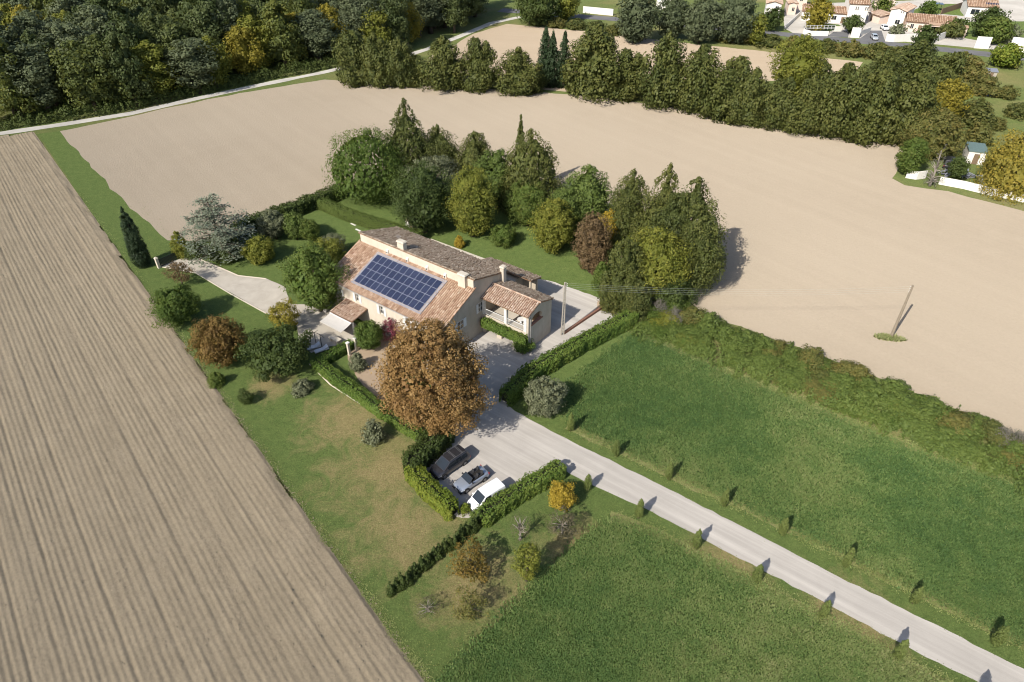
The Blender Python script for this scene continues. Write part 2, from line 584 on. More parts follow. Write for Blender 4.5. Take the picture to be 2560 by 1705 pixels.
L['grey_twigs'] = mat_leaf("grey_dry_twigs", [(0.112, 0.102, 0.082), (0.156, 0.143, 0.116), (0.201, 0.188, 0.150)], 0.0, 0.0)
L['hedge'] = mat_leaf("laurel_hedge_leaves", [(0.049, 0.095, 0.019), (0.089, 0.152, 0.026), (0.138, 0.206, 0.037), (0.190, 0.236, 0.046)], 0.2, 0.1)
L['hedge_yellow'] = mat_leaf("photinia_hedge_leaves", [(0.085, 0.134, 0.018), (0.152, 0.201, 0.024), (0.244, 0.256, 0.037)], 0.2, 0.1)
L['hedge_clipped'] = mat_leaf("clipped_cypress_hedge", [(0.066, 0.100, 0.022), (0.103, 0.145, 0.030), (0.140, 0.177, 0.041)], 0.12, 0.1)
L['wood'] = mat_leaf("woodland_leaves", [(0.034, 0.060, 0.017), (0.069, 0.095, 0.029), (0.098, 0.122, 0.044), (0.116, 0.140, 0.031), (0.165, 0.159, 0.026)], 0.22, 0.55)
L['poplar'] = mat_leaf("grey_poplar_leaves", [(0.068, 0.088, 0.042), (0.110, 0.134, 0.067), (0.157, 0.179, 0.093)], 0.2, 0.3)
L['scrub'] = mat_leaf("scrub_leaves", [(0.054, 0.074, 0.022), (0.100, 0.118, 0.032), (0.161, 0.154, 0.041), (0.215, 0.161, 0.047)], 0.2, 0.4)
L['meadow'] = mat_leaf("meadow_blades", [(0.055, 0.116, 0.035), (0.097, 0.172, 0.048), (0.153, 0.227, 0.066), (0.233, 0.284, 0.096), (0.327, 0.330, 0.152)], 0.25, 0.0)
L['lawn'] = mat_leaf("lawn_blades", [(0.068, 0.117, 0.028), (0.111, 0.164, 0.042), (0.167, 0.193, 0.055), (0.261, 0.221, 0.094)], 0.2, 0.0)
L['willow'] = mat_leaf("willow_leaves", [(0.195, 0.180, 0.034), (0.309, 0.258, 0.045), (0.439, 0.320, 0.056)], 0.25, 0.0)
L['brown_twigs'] = mat_leaf("brown_twigs", [(0.075, 0.065, 0.035), (0.115, 0.098, 0.055), (0.15, 0.13, 0.075)], 0.05, 0.0)
L['dry_grass'] = mat_leaf("dry_grass_blades", [(0.146, 0.193, 0.051), (0.244, 0.273, 0.094), (0.342, 0.371, 0.152)], 0.2, 0.0)


# ------------------------------------------------------------------ the ground
def smooth_poly(pts, step, jitter, seed):
    rng = np.random.default_rng(seed)
    out = []
    n = len(pts)
    for i in range(n):
        a, b = np.array(pts[i][:2]), np.array(pts[(i + 1) % n][:2])
        ln = np.linalg.norm(b - a)
        m = max(1, int(ln / step)) if ln < 150 else 1
        nrm = np.array([-(b - a)[1], (b - a)[0]]) / max(ln, 1e-6)
        for k in range(m):
            out.append(a + (b - a) * k / m + nrm * (rng.normal() * jitter if (k > 0 or jitter > 0) else 0))
    return out


def sheet(name, pts, z, mat, step=2.0, jitter=0.0, seed=1, label=None):
    pts = smooth_poly(pts, step, jitter, seed)
    from mathutils.geometry import tessellate_polygon
    v3 = [Vector((p[0], p[1], 0)) for p in pts]
    tr = tessellate_polygon([v3])
    tr = [t if (v3[t[1]] - v3[t[0]]).cross(v3[t[2]] - v3[t[0]]).z > 0 else t[::-1] for t in tr]
    me = bpy.data.meshes.new(name)
    me.from_pydata([tuple(v) for v in v3], [], [tuple(t) for t in tr])
    me.update()
    me.materials.append(mat)
    o = link(name, me, None, (0, 0, z))
    o["kind"] = "structure"
    if label: o["label"] = label
    return o


def DP(*pts):
    return [D(x, y)[:2] for x, y in pts]


sheet("ground", [(-900, -300), (900, -300), (900, 1500), (-900, 1500)], 0.0, M['wildground'], 400, label="rough grass land around the farm")

LAWN = DP((88, 308), (160, 298), (290, 425), (420, 546), (455, 560), (570, 510), (790, 432), (900, 420), (1050, 440), (1300, 490), (1500, 560), (1640, 640),
          (1560, 700), (1480, 745), (1300, 900), (1310, 985), (1440, 1130), (1405, 1192), (1330, 1240), (1240, 1330), (1150, 1420), (1060, 1510), (1000, 1590), (985, 1568), (780, 1290), (640, 1110), (440, 850), (305, 640), (200, 475))
sheet("lawn", LAWN, 0.004, M['lawn'], 3.0, 0.06, 3, "mown garden lawn with dry patches around the farmhouse")

AVENUE = DP((1290, 960), (1320, 980), (1420, 1032), (1600, 1117), (1800, 1210), (2000, 1306), (2354, 1482), (2700, 1665), (2600, 1850), (2170, 1578), (2050, 1510), (1900, 1430), (1750, 1350), (1600, 1277), (1500, 1222), (1405, 1190), (1300, 1100))
sheet("avenue_lawn", AVENUE, 0.008, M['lawn'], 3.0, 0.04, 4, "grass strips on both sides of the drive")

MIDF = DP((137, 301), (250, 279), (400, 245), (550, 214), (700, 190), (745, 183), (860, 190), (950, 195), (1100, 203), (1250, 212), (1400, 225), (1500, 240), (1620, 262), (1700, 278),
          (1800, 292), (1920, 308), (2060, 330), (2082, 350), (2062, 400), (2050, 410), (2080, 425), (2180, 440), (2354, 485), (2900, 640), (2900, 1250), (2354, 1003), (2200, 940), (2000, 862), (1840, 798), (1700, 752), (1600, 715),
          (1570, 690), (1635, 640), (1500, 560), (1300, 492), (1050, 445), (900, 424), (785, 437), (700, 462), (560, 512), (455, 556), (386, 552), (265, 444))
sheet("harrowed_field", MIDF, 0.012, M['soil_mid'], 2.5, 0.18, 5, "pale bare harrowed field wrapping behind the farm garden")

FARF = DP((1010, 118), (1090, 78), (1165, 55), (1250, 62), (1400, 78), (1600, 101), (1800, 123), (1985, 143), (1960, 175), (1700, 190), (1300, 210), (1000, 190), (940, 160))
sheet("far_field", FARF, 0.012, M['soil_far'], 4, 0.3, 6, "strip of pale bare field beyond the windbreak trees")

MEADOW_R = DP((1462, 758), (1500, 778), (1600, 822), (1700, 866), (1800, 906), (1900, 946), (2000, 990), (2100, 1032), (2200, 1068), (2354, 1118), (2700, 1240), (2700, 1660), (2354, 1478), (2200, 1402),
              (2000, 1303), (1800, 1207), (1600, 1113), (1420, 1028), (1320, 978), (1300, 960), (1302, 900), (1330, 860))
MEADOW_B = DP((1405, 1192), (1500, 1222), (1600, 1277), (1750, 1350), (1900, 1430), (2050, 1510), (2170, 1578), (2400, 1720), (1000, 1850), (950, 1700), (1000, 1580), (1065, 1512), (1150, 1425), (1240, 1335), (1330, 1245))
sheet("meadow_right", MEADOW_R, 0.012, M['meadow'], 2, 0.15, 7, "deep green meadow between the drive and the wild hedgerow")
sheet("meadow_front", MEADOW_B, 0.012, M['meadow'], 2, 0.15, 8, "deep green meadow on the near side of the drive")
VERGE_A = DP((1300, 985), (1420, 1043), (1600, 1128), (1800, 1220), (2000, 1318), (2354, 1493), (2600, 1615), (2600, 1590), (2354, 1470), (2000, 1297), (1800, 1200), (1600, 1108), (1420, 1023), (1310, 972))
sheet("dry_verge", VERGE_A, 0.020, M['verge'], 1.5, 0.12, 9, "dry grass strip along the meadow edge beside the drive")
VERGE_B = DP((1405, 1172), (1500, 1208), (1600, 1262), (1750, 1335), (1900, 1412), (2050, 1490), (2190, 1568), (2400, 1680), (2400, 1705), (2170, 1586), (2050, 1520), (1900, 1440), (1750, 1360), (1600, 1287), (1500, 1232), (1400, 1195))
sheet("dry_verge", VERGE_B, 0.020, M['verge'], 1.5, 0.12, 10, "dry grass strip along the front meadow beside the drive")
VERGE_C = DP((1462, 750), (1520, 775), (1600, 812), (1700, 856), (1800, 896), (1900, 938), (2000, 980), (2100, 1020), (2354, 1105), (2354, 1122), (2100, 1038), (2000, 996), (1900, 952), (1800, 912), (1700, 872), (1600, 828), (1500, 785), (1455, 764))
sheet("dry_verge", VERGE_C, 0.022, M['verge'], 1.5, 0.12, 11, "dry grass strip at the foot of the wild hedgerow")

DRIVE = DP((2354, 1538), (2000, 1362), (1700, 1208), (1500, 1106), (1400, 1056), (1300, 1009), (1215, 962), (1185, 945), (1165, 928), (1230, 868), (1330, 808), (1448, 745), (1402, 698), (1392, 690), (1330, 668), (1262, 645),
           (1230, 640), (1010, 560), (955, 545), (930, 560), (1000, 800), (960, 850), (1010, 900), (1000, 960), (1015, 985), (965, 1035), (950, 1085), (1050, 1190), (1105, 1195), (1250, 1105), (1288, 1072), (1310, 1090), (1350, 1110), (1500, 1178), (1700, 1284), (1900, 1388), (2100, 1494), (2245, 1568), (2560, 1735), (2660, 1700))
sheet("gravel_drive", DRIVE, 0.024, M['gravel'], 0.9, 0.06, 12, "pale limestone gravel drive, car park and yard")
COURT = DP((362, 610), (440, 588), (548, 634), (612, 641), (655, 660), (668, 700), (720, 700), (760, 690), (850, 775), (905, 760), (960, 800), (880, 850), (835, 800), (800, 790), (745, 800), (715, 812), (690, 790), (680, 745), (612, 720), (450, 628))
sheet("gravel_court", COURT, 0.028, M['terrace'], 1.0, 0.04, 13, "pale gravel court and terrace in front of the farmhouse")
sheet("flower_bed_soil", DP((790, 800), (905, 770), (900, 850), (880, 930), (820, 870)), 0.032, M['earth'], 0.8, 0.1, 14, "dry earth bed below the front hedge")
sheet("earth_patch", DP((1375, 690), (1402, 700), (1392, 716), (1370, 712)), 0.032, M['earth'], 0.8, 0.05, 15, "reddish earth at the end of the rear yard")

# the white track along the wood
TRACK = [D(*p)[:2] for p in ((-120, 322), (0, 307), (150, 285), (300, 261), (450, 227), (600, 195), (740, 167), (800, 153), (900, 138), (985, 112), (1060, 82), (1130, 53), (1190, 40), (1300, 33))]


def ribbon(name, line, w, z, mat, label, seed=1):
    rng = np.random.default_rng(seed)
    pts = []
    for i in range(len(line) - 1):
        a, b = np.array(line[i]), np.array(line[i + 1])
        m = max(1, int(np.linalg.norm(b - a) / 3))
        for k in range(m): pts.append(a + (b - a) * k / m)
    pts.append(np.array(line[-1]))
    mb = MB()
    prev = None
    for i, p in enumerate(pts):
        d = pts[min(i + 1, len(pts) - 1)] - pts[max(i - 1, 0)]
        d /= np.linalg.norm(d)
        n = np.array([-d[1], d[0]])
        ww = w * (1 + 0.08 * rng.normal())
        l_, r_ = p + n * ww / 2, p - n * ww / 2
        if prev: mb.face([(prev[0][0], prev[0][1], 0), (prev[1][0], prev[1][1], 0), (r_[0], r_[1], 0), (l_[0], l_[1], 0)])
        prev = (l_, r_)
    o = mb.build(name, mat, None, (0, 0, z))
    o["kind"] = "structure"
    o["label"] = label
    return o


ribbon("gravel_track", TRACK, 2.6, 0.03, M['track'], "white gravel track along the edge of the wood")
ROAD = [S(*p)[:2] for p in ((1250, 25), (1437, 40), (1532, 47), (1760, 68), (1987, 88), (2085, 98), (2220, 109), (2400, 128), (2600, 150))]
ribbon("village_road", ROAD, 6.0, 0.03, M['asphalt'], "grey asphalt road passing the village gardens")
sheet("village_yards", [S(*p)[:2] for p in ((1960, 30), (2010, 10), (2300, 0), (2500, -30), (2800, 20), (2600, 135), (2400, 116), (2220, 100), (2085, 91), (1987, 84), (1960, 70))], 0.016, M['concrete'], 6, 0.2, 16, "pale concrete yards between the village houses")

# ploughed field: real ridges running along the furrows, and clods
A_AX, B_AX = np.array([0.632, -0.775]), np.array([0.775, 0.632])


def furrow_height(a, b):
    bw = b + 0.35 * (vnoise(a * 0.03, b * 0.1, 3) - 0.5)
    amp = 0.024 + 0.03 * vnoise(a * 0.02, b * 0.55, 5) ** 2
    h = amp * np.sin(2 * np.pi * bw / 0.56) + 0.055 * (vnoise(a * 0.03, bw * 2.6, 15) - 0.5) + 0.05 * (vnoise(a * 0.05, bw * 1.1, 16) - 0.5)
    h = h - 0.085 * np.exp(-((((bw + 1.1) % 3.4) - 1.7) / 0.16) ** 2) - 0.035 * np.exp(-((((bw + 2.2) % 3.4) - 1.7) / 0.14) ** 2)
    h = h + 0.11 * (vnoise(a * 1.1, b * 3.1, 8) - 0.5) + 0.10 * vnoise(a * 0.11, b * 0.11, 9)
    return 0.16 + h


bs = np.arange(-78.0, 11.75, 0.115)
as_ = np.arange(-188.0, -6.0, 1.3)
AA, BB = np.meshgrid(as_, bs, indexing='ij')
edge_w = 0.45 * (vnoise(AA * 0.45, BB * 0, 11) - 0.5) + 0.25 * (vnoise(AA * 1.3, BB * 0, 12) - 0.5)
EDGE = 11.6
keep_h = furrow_height(AA, BB) * np.clip((EDGE + edge_w * 2 - BB) / 0.5, 0, 1)
P = AA[..., None] * A_AX + BB[..., None] * B_AX
verts = np.concatenate([P, keep_h[..., None] + 0.004], axis=2).reshape(-1, 3)
na, nb_ = AA.shape
ii, jj = np.meshgrid(np.arange(na - 1), np.arange(nb_ - 1), indexing='ij')
q = np.stack([ii * nb_ + jj, (ii + 1) * nb_ + jj, (ii + 1) * nb_ + jj + 1, ii * nb_ + jj + 1], axis=2).reshape(-1, 4)
cen = verts[q].mean(axis=1)
TR0, TR1 = np.array(TRACK[1]), np.array(TRACK[3])
tn = np.array([-(TR1 - TR0)[1], (TR1 - TR0)[0]])
tn /= np.linalg.norm(tn)
keep = ((cen[:, :2] - TR0) @ tn) < -2.6
pxy = cen[:, 0] / np.maximum(cen[:, 1] * CP + CAM_H * SP, 1)
keep &= (pxy > -0.86)
me = np_mesh("ploughed_field", verts, q[keep], M['soil_near'])
o = link("ploughed_field", me)
tag(o, "ploughed field with long curving furrows beside the lawn", kind="structure")

rng = np.random.default_rng(21)
n = 15000
ca = -8 - 130 * rng.random(n) ** 1.7
cb_ = EDGE - 0.1 - 62 * rng.random(n)
band = vnoise(ca * 0.05, cb_ * 0.5, 4)
ok = (rng.random(n) < 0.25 + 0.9 * band)
ca, cb_ = ca[ok], cb_[ok]
n2 = 1500
ca = np.concatenate([ca, -10 - 90 * rng.random(n2)])
cb_ = np.concatenate([cb_, EDGE + 0.1 + rng.normal(size=n2) * 0.28])
n = len(ca)
size = 0.03 + 0.07 * rng.random(n) ** 2.5
c = np.concatenate([ca[:, None] * A_AX + cb_[:, None] * B_AX, (furrow_height(ca, cb_) * np.clip((EDGE - cb_) / 0.5, 0, 1) + size * 0.3)[:, None]], axis=1)
octa = np.array([(1, 0, 0), (0, 1, 0), (-1, 0, 0), (0, -1, 0), (0, 0, 0.8), (0, 0, -0.5)], float)
of = np.array([(0, 1, 4), (1, 2, 4), (2, 3, 4), (3, 0, 4), (1, 0, 5), (0, 3, 5)])
ang = rng.random(n) * 6.28
dk = rng.random(n)
jit = octa[None] * (0.6 + 0.8 * rng.random((n, 6, 1)))
x = jit[..., 0] * np.cos(ang)[:, None] - jit[..., 1] * np.sin(ang)[:, None]
y = jit[..., 0] * np.sin(ang)[:, None] + jit[..., 1] * np.cos(ang)[:, None]
V = np.stack([x, y, jit[..., 2]], axis=2) * size[:, None, None] + c[:, None, :]
F = (np.arange(n)[:, None, None] * 6 + of[None]).reshape(-1, 3)
tag(link("soil_clods", np_mesh("soil_clods", V.reshape(-1, 3), F, M['clod'])), "dry soil clods lying over the ploughed field", "soil", kind="stuff")


# ------------------------------------------------------------------ vegetation builders
def leaves_mesh(name, c, nrm, size, tint, mat, rng, aspect=0.7, up=None):
    n = len(c)
    nrm = nrm / np.maximum(np.linalg.norm(nrm, axis=1, keepdims=True), 1e-6)
    ref = rng.normal(size=(n, 3))
    if up is not None: ref = ref * 0.35 + np.asarray(up)
    t = ref - (ref * nrm).sum(1, keepdims=True) * nrm
    t /= np.maximum(np.linalg.norm(t, axis=1, keepdims=True), 1e-6)
    b = np.cross(nrm, t)
    s = size[:, None]
    v = np.stack([c + t * s * 0.5, c + b * s * 0.5 * aspect + nrm * s * 0.08, c - t * s * 0.5, c - b * s * 0.5 * aspect + nrm * s * 0.08], axis=1).reshape(-1, 3)
    f = np.arange(4 * n).reshape(n, 4)
    return np_mesh(name, v, f, mat, np.repeat(tint, 4))


def prof_round(t): return np.sqrt(np.clip(1 - (2 * t - 1) ** 2, 0, 1))
def prof_dome(t): return np.sqrt(np.clip(1 - np.clip((t - 0.35) / 0.65, -0.75, 1) ** 2, 0, 1))
def prof_cone(t): return np.clip(1 - t, 0.0, 1) ** 0.75 * np.clip(0.55 + t * 4.0, 0, 1)
def prof_col(t): return np.clip(1 - t ** 2.2, 0, 1) ** 0.8 * np.clip(0.6 + t * 2.5, 0, 1)
def prof_leyland(t): return np.clip(1 - t ** 2.1, 0, 1) * np.clip(0.75 + t * 1.6, 0, 1)
def prof_billow(t): return np.clip(1 - t ** 3.4, 0, 1) ** 0.75 * np.clip(0.8 + t * 1.2, 0, 1)
def prof_bush(t): return np.sqrt(np.clip(1 - t ** 2, 0, 1)) * np.clip(0.8 + t, 0, 1)


PROF = dict(round=prof_round, dome=prof_dome, cone=prof_cone, col=prof_col, leyland=prof_leyland, billow=prof_billow, bush=prof_bush)


def crown_mesh(name, mat, r, z0, z1, shape='round', leaf=0.3, dens=2.2, clump=None, seed=0, sparse=0.0, lump=0.16, upright=False, nmax=11500, cover=1.15):
    rng = np.random.default_rng(seed + 1000)
    leaf, dens = leaf * 0.8, dens * 0.72
    h = z1 - z0
    pf = PROF[shape]
    tt = np.linspace(0.01, 0.99, 60)
    w = pf(tt) + 0.15
    area = 2 * math.pi * r * h * float(np.mean(pf(tt))) * 1.15 + math.pi * r * r * 0.6
    nl = int(min(nmax, max(160, dens * area / (0.35 * leaf * leaf))) * (1 - sparse))
    clump = clump or max(0.2 * r, 2.0 * leaf)
    ncl = int(max(14, cover * 1.55 * area / (clump * clump * 3.0)) * (1 - 0.6 * sparse))
    # clumps
    cdf = np.cumsum(w) / w.sum()
    t = np.interp(rng.random(ncl), cdf, tt)
    a = rng.random(ncl) * 2 * math.pi
    ph = rng.random(6) * 6.28
    lm = 1 - 0.35 * lump + 0.6 * lump * (np.sin(2 * a + ph[0] + 3 * t) + np.sin(3 * a + ph[1] - 5 * t) * 0.7 + np.sin(5 * a + ph[2] + 9 * t) * 0.5) + rng.normal(size=ncl) * lump * 0.4
    surf = rng.random(ncl) < 0.78
    fac = np.where(surf, 0.8 + 0.22 * rng.random(ncl), np.sqrt(rng.random(ncl)) * 0.78)
    R = np.maximum(r * pf(t) * lm - clump * 0.35, 0.02) * fac
    cz = z0 + t * h
    cc = np.stack([R * np.cos(a), R * np.sin(a), cz], axis=1)
    ctint = rng.random(ncl)
    crad = clump * (0.65 + 0.7 * rng.random(ncl)) * np.clip(pf(t) * 1.3, 0.4, 1)
    # leaves
    k = rng.integers(0, ncl, nl)
    d = rng.normal(size=(nl, 3))
    d /= np.linalg.norm(d, axis=1, keepdims=True)
    flat = 1.25 if upright else 0.8
    off = d * (crad[k] * (0.55 + 0.5 * rng.random(nl) ** 0.6))[:, None] * np.array([1, 1, flat])
    if upright: off[:, :2] *= (1.1 - 0.35 * (d[:, 2:3] + 1) / 2)
    p = cc[k] + off
    p[:, 2] = np.maximum(p[:, 2], max(0.03, z0 - 0.25))
    mid = np.array([0, 0, z0 + 0.4 * h])
    outw = p - mid
    outw /= np.maximum(np.linalg.norm(outw, axis=1, keepdims=True), 1e-6)
    nr = d * 1.0 + outw * 0.35 + rng.normal(size=(nl, 3)) * 0.36 + np.array([0, 0, 0.2])
    tint = np.clip(0.5 + (ctint[k] - 0.5) * 0.55 + rng.normal(size=nl) * 0.17, 0, 1)
    sz = leaf * (0.65 + 0.7 * rng.random(nl))
    if sparse < 0.25 and r > 0.9:
        # larger inner leaves close the crown's heart, tinted darker as painted inner shade
        big = 3.2 * leaf
        nf = int(min(2600, 2.4 * area * 0.6 / (0.35 * big * big)))
        tf = np.interp(rng.random(nf), cdf, tt)
        af = rng.random(nf) * 2 * math.pi
        Rf = np.maximum(r * pf(tf) - 1.1 * clump - 0.4 * big, 0.0) * (0.75 + 0.25 * rng.random(nf))
        q2 = np.stack([Rf * np.cos(af), Rf * np.sin(af), np.maximum(z0 + tf * h * 0.93, z0 + 0.3 * big)], axis=1)
        p = np.concatenate([p, q2])
        nr = np.concatenate([nr, np.stack([np.cos(af), np.sin(af), 0.4 + 0 * af], axis=1) + rng.normal(size=(nf, 3)) * 0.5])
        tint = np.concatenate([tint, np.clip(0.3 + rng.normal(size=nf) * 0.15, 0, 1)])
        sz = np.concatenate([sz, big * (0.7 + 0.5 * rng.random(nf))])
    return leaves_mesh(name, p, nr, sz, tint, mat, rng, 0.66 if upright else 0.72, (0, 0, 1.0) if upright else None), cc


def trunk_mesh(name, r, z0, z1, cc, seed, mat, rad=None, limbs=7, lean=0.0):
    rng = np.random.default_rng(seed + 77)
    mb = MB()
    h = z1
    rad = rad or max(0.06, 0.028 * h)
    top = z0 + 0.5 * (z1 - z0)
    pts = [(0, 0, -0.15)]
    for i in range(1, 5):
        pts.append((rng.normal() * 0.02 * h * lean + 0, rng.normal() * 0.02 * h * lean, top * i / 4))
    mb.tube(pts, [rad * 1.25, rad, rad * 0.85, rad * 0.65, rad * 0.4], 7)
    if cc is not None and limbs:
        idx = rng.choice(len(cc), min(limbs, len(cc)), replace=False)
        for i in idx:
            e = cc[i] * np.array([0.85, 0.85, 1.0])
            s0 = np.array([0, 0, top * (0.55 + 0.4 * rng.random())])
            if e[2] < s0[2] * 0.8: s0[2] = max(0.2, e[2] * 0.7)
            m_ = s0 * 0.5 + e * 0.5 + np.array([0, 0, 0.12 * abs(e[2] - s0[2])])
            mb.tube([s0, m_, e], [rad * 0.5, rad * 0.3, rad * 0.08], 5)
    return mb.mesh(name, mat, True)


def plant(name, label, cat, x, y, r, z0, z1, mat, shape='round', leaf=0.3, seed=0, group=None, trunk=True, bark=None, rz=None, limbs=7, **kw):
    root = empty(name, (x, y, 0), (seed * 1.7) % 6.28 if rz is None else rz, label, cat, group)
    cm, cc = crown_mesh("crown", mat, r, z0, z1, shape, leaf, seed=seed, **kw)
    link("crown" if trunk else "foliage", cm, root)
    tm = trunk_mesh("trunk" if trunk else "stems_or_core", r, z0, z1, cc, seed, bark or M['bark'], limbs=limbs)
    link("trunk" if trunk else "stems_or_core", tm, root)
    return root


def tree_box(name, label, box, cb, mat, shape='round', leaf=0.3, seed=0, cat="tree", grow=1.0, **kw):
    x, y, r, top = solve_round(*box, cb)
    r *= grow
    return plant(name, label, cat, x, y, r, cb, top, mat, shape, leaf, seed, **kw)


def col_tree(name, label, bx, by, ytop, r, mat, shape='col', leaf=0.25, seed=0, cb=0.1, cat="tree", **kw):
    x, y, h = solve_col(bx, by, ytop)
    return plant(name, label, cat, x, y, r, cb, h, mat, shape, leaf, seed, **kw)


def copy_tree(o, loc, rz, sc, label=None, group=None, parent=None):
    c_ = o.copy()
    COL.objects.link(c_)
    if parent is not None: c_.parent = parent
    else:
        c_.location = loc
        c_.rotation_euler = (0, 0, rz)
        c_.scale = sc
        if label: c_["label"] = label
        if group: c_["group"] = group
    for ch in list(o.children):
        copy_tree(ch, None, None, None, parent=c_)
    return c_


def hedge(name, label, line, w, h, mat, leaf=0.22, dens=2.6, seed=0, lump=0.12, spiky=0.0, z0=0.0, cat="hedge", zfun=None, core=True, nmax=22000):
    """line: ground points in metres; leaves over the top, sides and ends around a solid dark core that blocks light"""
    rng = np.random.default_rng(seed + 500)
    L_ = [np.array(p[:2], float) for p in line]
    seg = [np.linalg.norm(L_[i + 1] - L_[i]) for i in range(len(L_) - 1)]
    tot = sum(seg)
    cum = np.concatenate([[0], np.cumsum(seg)])
    nl = int(min(nmax, dens * tot * (w + 2 * h) / (0.35 * leaf * leaf)))
    s = rng.random(nl) * (tot + w * 0.6) - w * 0.3
    i = np.clip(np.searchsorted(cum, s) - 1, 0, len(seg) - 1)
    A = np.array(L_)[i]
    Bp = np.array(L_)[i + 1]
    d = (Bp - A) / np.array(seg)[i][:, None]
    base = A + d * (s - cum[i])[:, None]
    nrm2 = np.stack([-d[:, 1], d[:, 0]], axis=1)
    # around the profile: a rounded box
    th = rng.random(nl) * math.pi * 1.0
    cx_, sz_ = np.cos(th), np.sin(th)
    e = 0.55
    ox = np.sign(cx_) * np.abs(cx_) ** e
    oz = np.sign(sz_) * np.abs(sz_) ** e
    side = rng.random(nl) < (2 * h / (w + 2 * h)) * 0.75
    ox = np.where(side, np.sign(rng.random(nl) - 0.5), ox)
    oz = np.where(side, rng.random(nl), oz)
    lm = 1 + lump * (2 * vnoise(s * 0.9, ox * 1.3 + seed, seed + 1) - 1) + lump * (2 * vnoise(s * 2.7, oz * 3 + seed, seed + 2) - 1)
    hh = h * (1 + 1.2 * lump * (vnoise(s * 0.5, s * 0 + seed, seed + 3) - 0.5)) * (1 + spiky * (vnoise(s * 1.9, s * 0, seed + 4) - 0.5) * 2)
    endf = np.clip(np.minimum(s + w * 0.3, tot + w * 0.3 - s) / (w * 0.3), 0.0, 1) ** 0.5
    dep = 1 - 0.22 * rng.random(nl) ** 2
    px = ox * (w / 2) * lm * dep * (0.45 + 0.55 * endf)
    pz = z0 + oz * hh * dep * (0.8 + 0.2 * endf) * (1 + 0.3 * (lm - 1))
    pos = np.concatenate([base + nrm2 * px[:, None], np.maximum(pz, 0.03)[:, None]], axis=1)
    nr = np.concatenate([nrm2 * ox[:, None] * (0.9 - 0.5 * oz)[:, None], (oz * 0.9)[:, None]], axis=1) + rng.normal(size=(nl, 3)) * 0.55
    tint = np.clip(0.2 + 0.6 * vnoise(s * 0.35, ox * 0.8, seed + 6) + rng.normal(size=nl) * 0.17, 0, 1)
    if zfun is not None: tint = np.clip(zfun(s, ox, oz, tint), 0, 1)
    c0 = np.append(L_[0], 0)
    root = empty(name, c0, 0, label, cat)
    link("foliage", leaves_mesh("foliage", pos - c0, nr, leaf * (0.6 + 0.8 * rng.random(nl)), tint, mat, rng), root)
    if core:
        mb = MB()
        for k in range(len(L_) - 1):
            a, b = L_[k] - L_[0], L_[k + 1] - L_[0]
            dd = (b - a) / seg[k]
            nn = np.array([-dd[1], dd[0]]) * w * 0.36
            zt = z0 + h * 0.78
            zb = z0 + 0.02
            mb.hexa([(*(a - nn), zb), (*(b - nn), zb), (*(b + nn), zb), (*(a + nn), zb)], [(*(a - nn * 0.8), zt), (*(b - nn * 0.8), zt), (*(b + nn * 0.8), zt), (*(a + nn * 0.8), zt)])
        mb.build("stems_or_core", M['hedge_core'], root)  # solid dark box added inside the leaves to block light
    return root


ORD = ["first", "second", "third", "fourth", "fifth", "sixth", "seventh", "eighth", "ninth", "tenth", "eleventh", "twelfth", "thirteenth", "fourteenth", "fifteenth", "sixteenth", "seventeenth", "eighteenth", "nineteenth", "twentieth"]

# ------------------------------------------------------------------ the farmhouse
HO = (5.27, 74.94, 0.0)
HRZ = math.radians(-36.5)
house = empty("farmhouse", HO, HRZ, "long cream farmhouse with terracotta roofs, loggia and solar panels", "house")


def H2W(x, y, z=0.0):
    c_, s_ = math.cos(HRZ), math.sin(HRZ)
    return np.array([HO[0] + x * c_ - y * s_, HO[1] + x * s_ + y * c_, z])


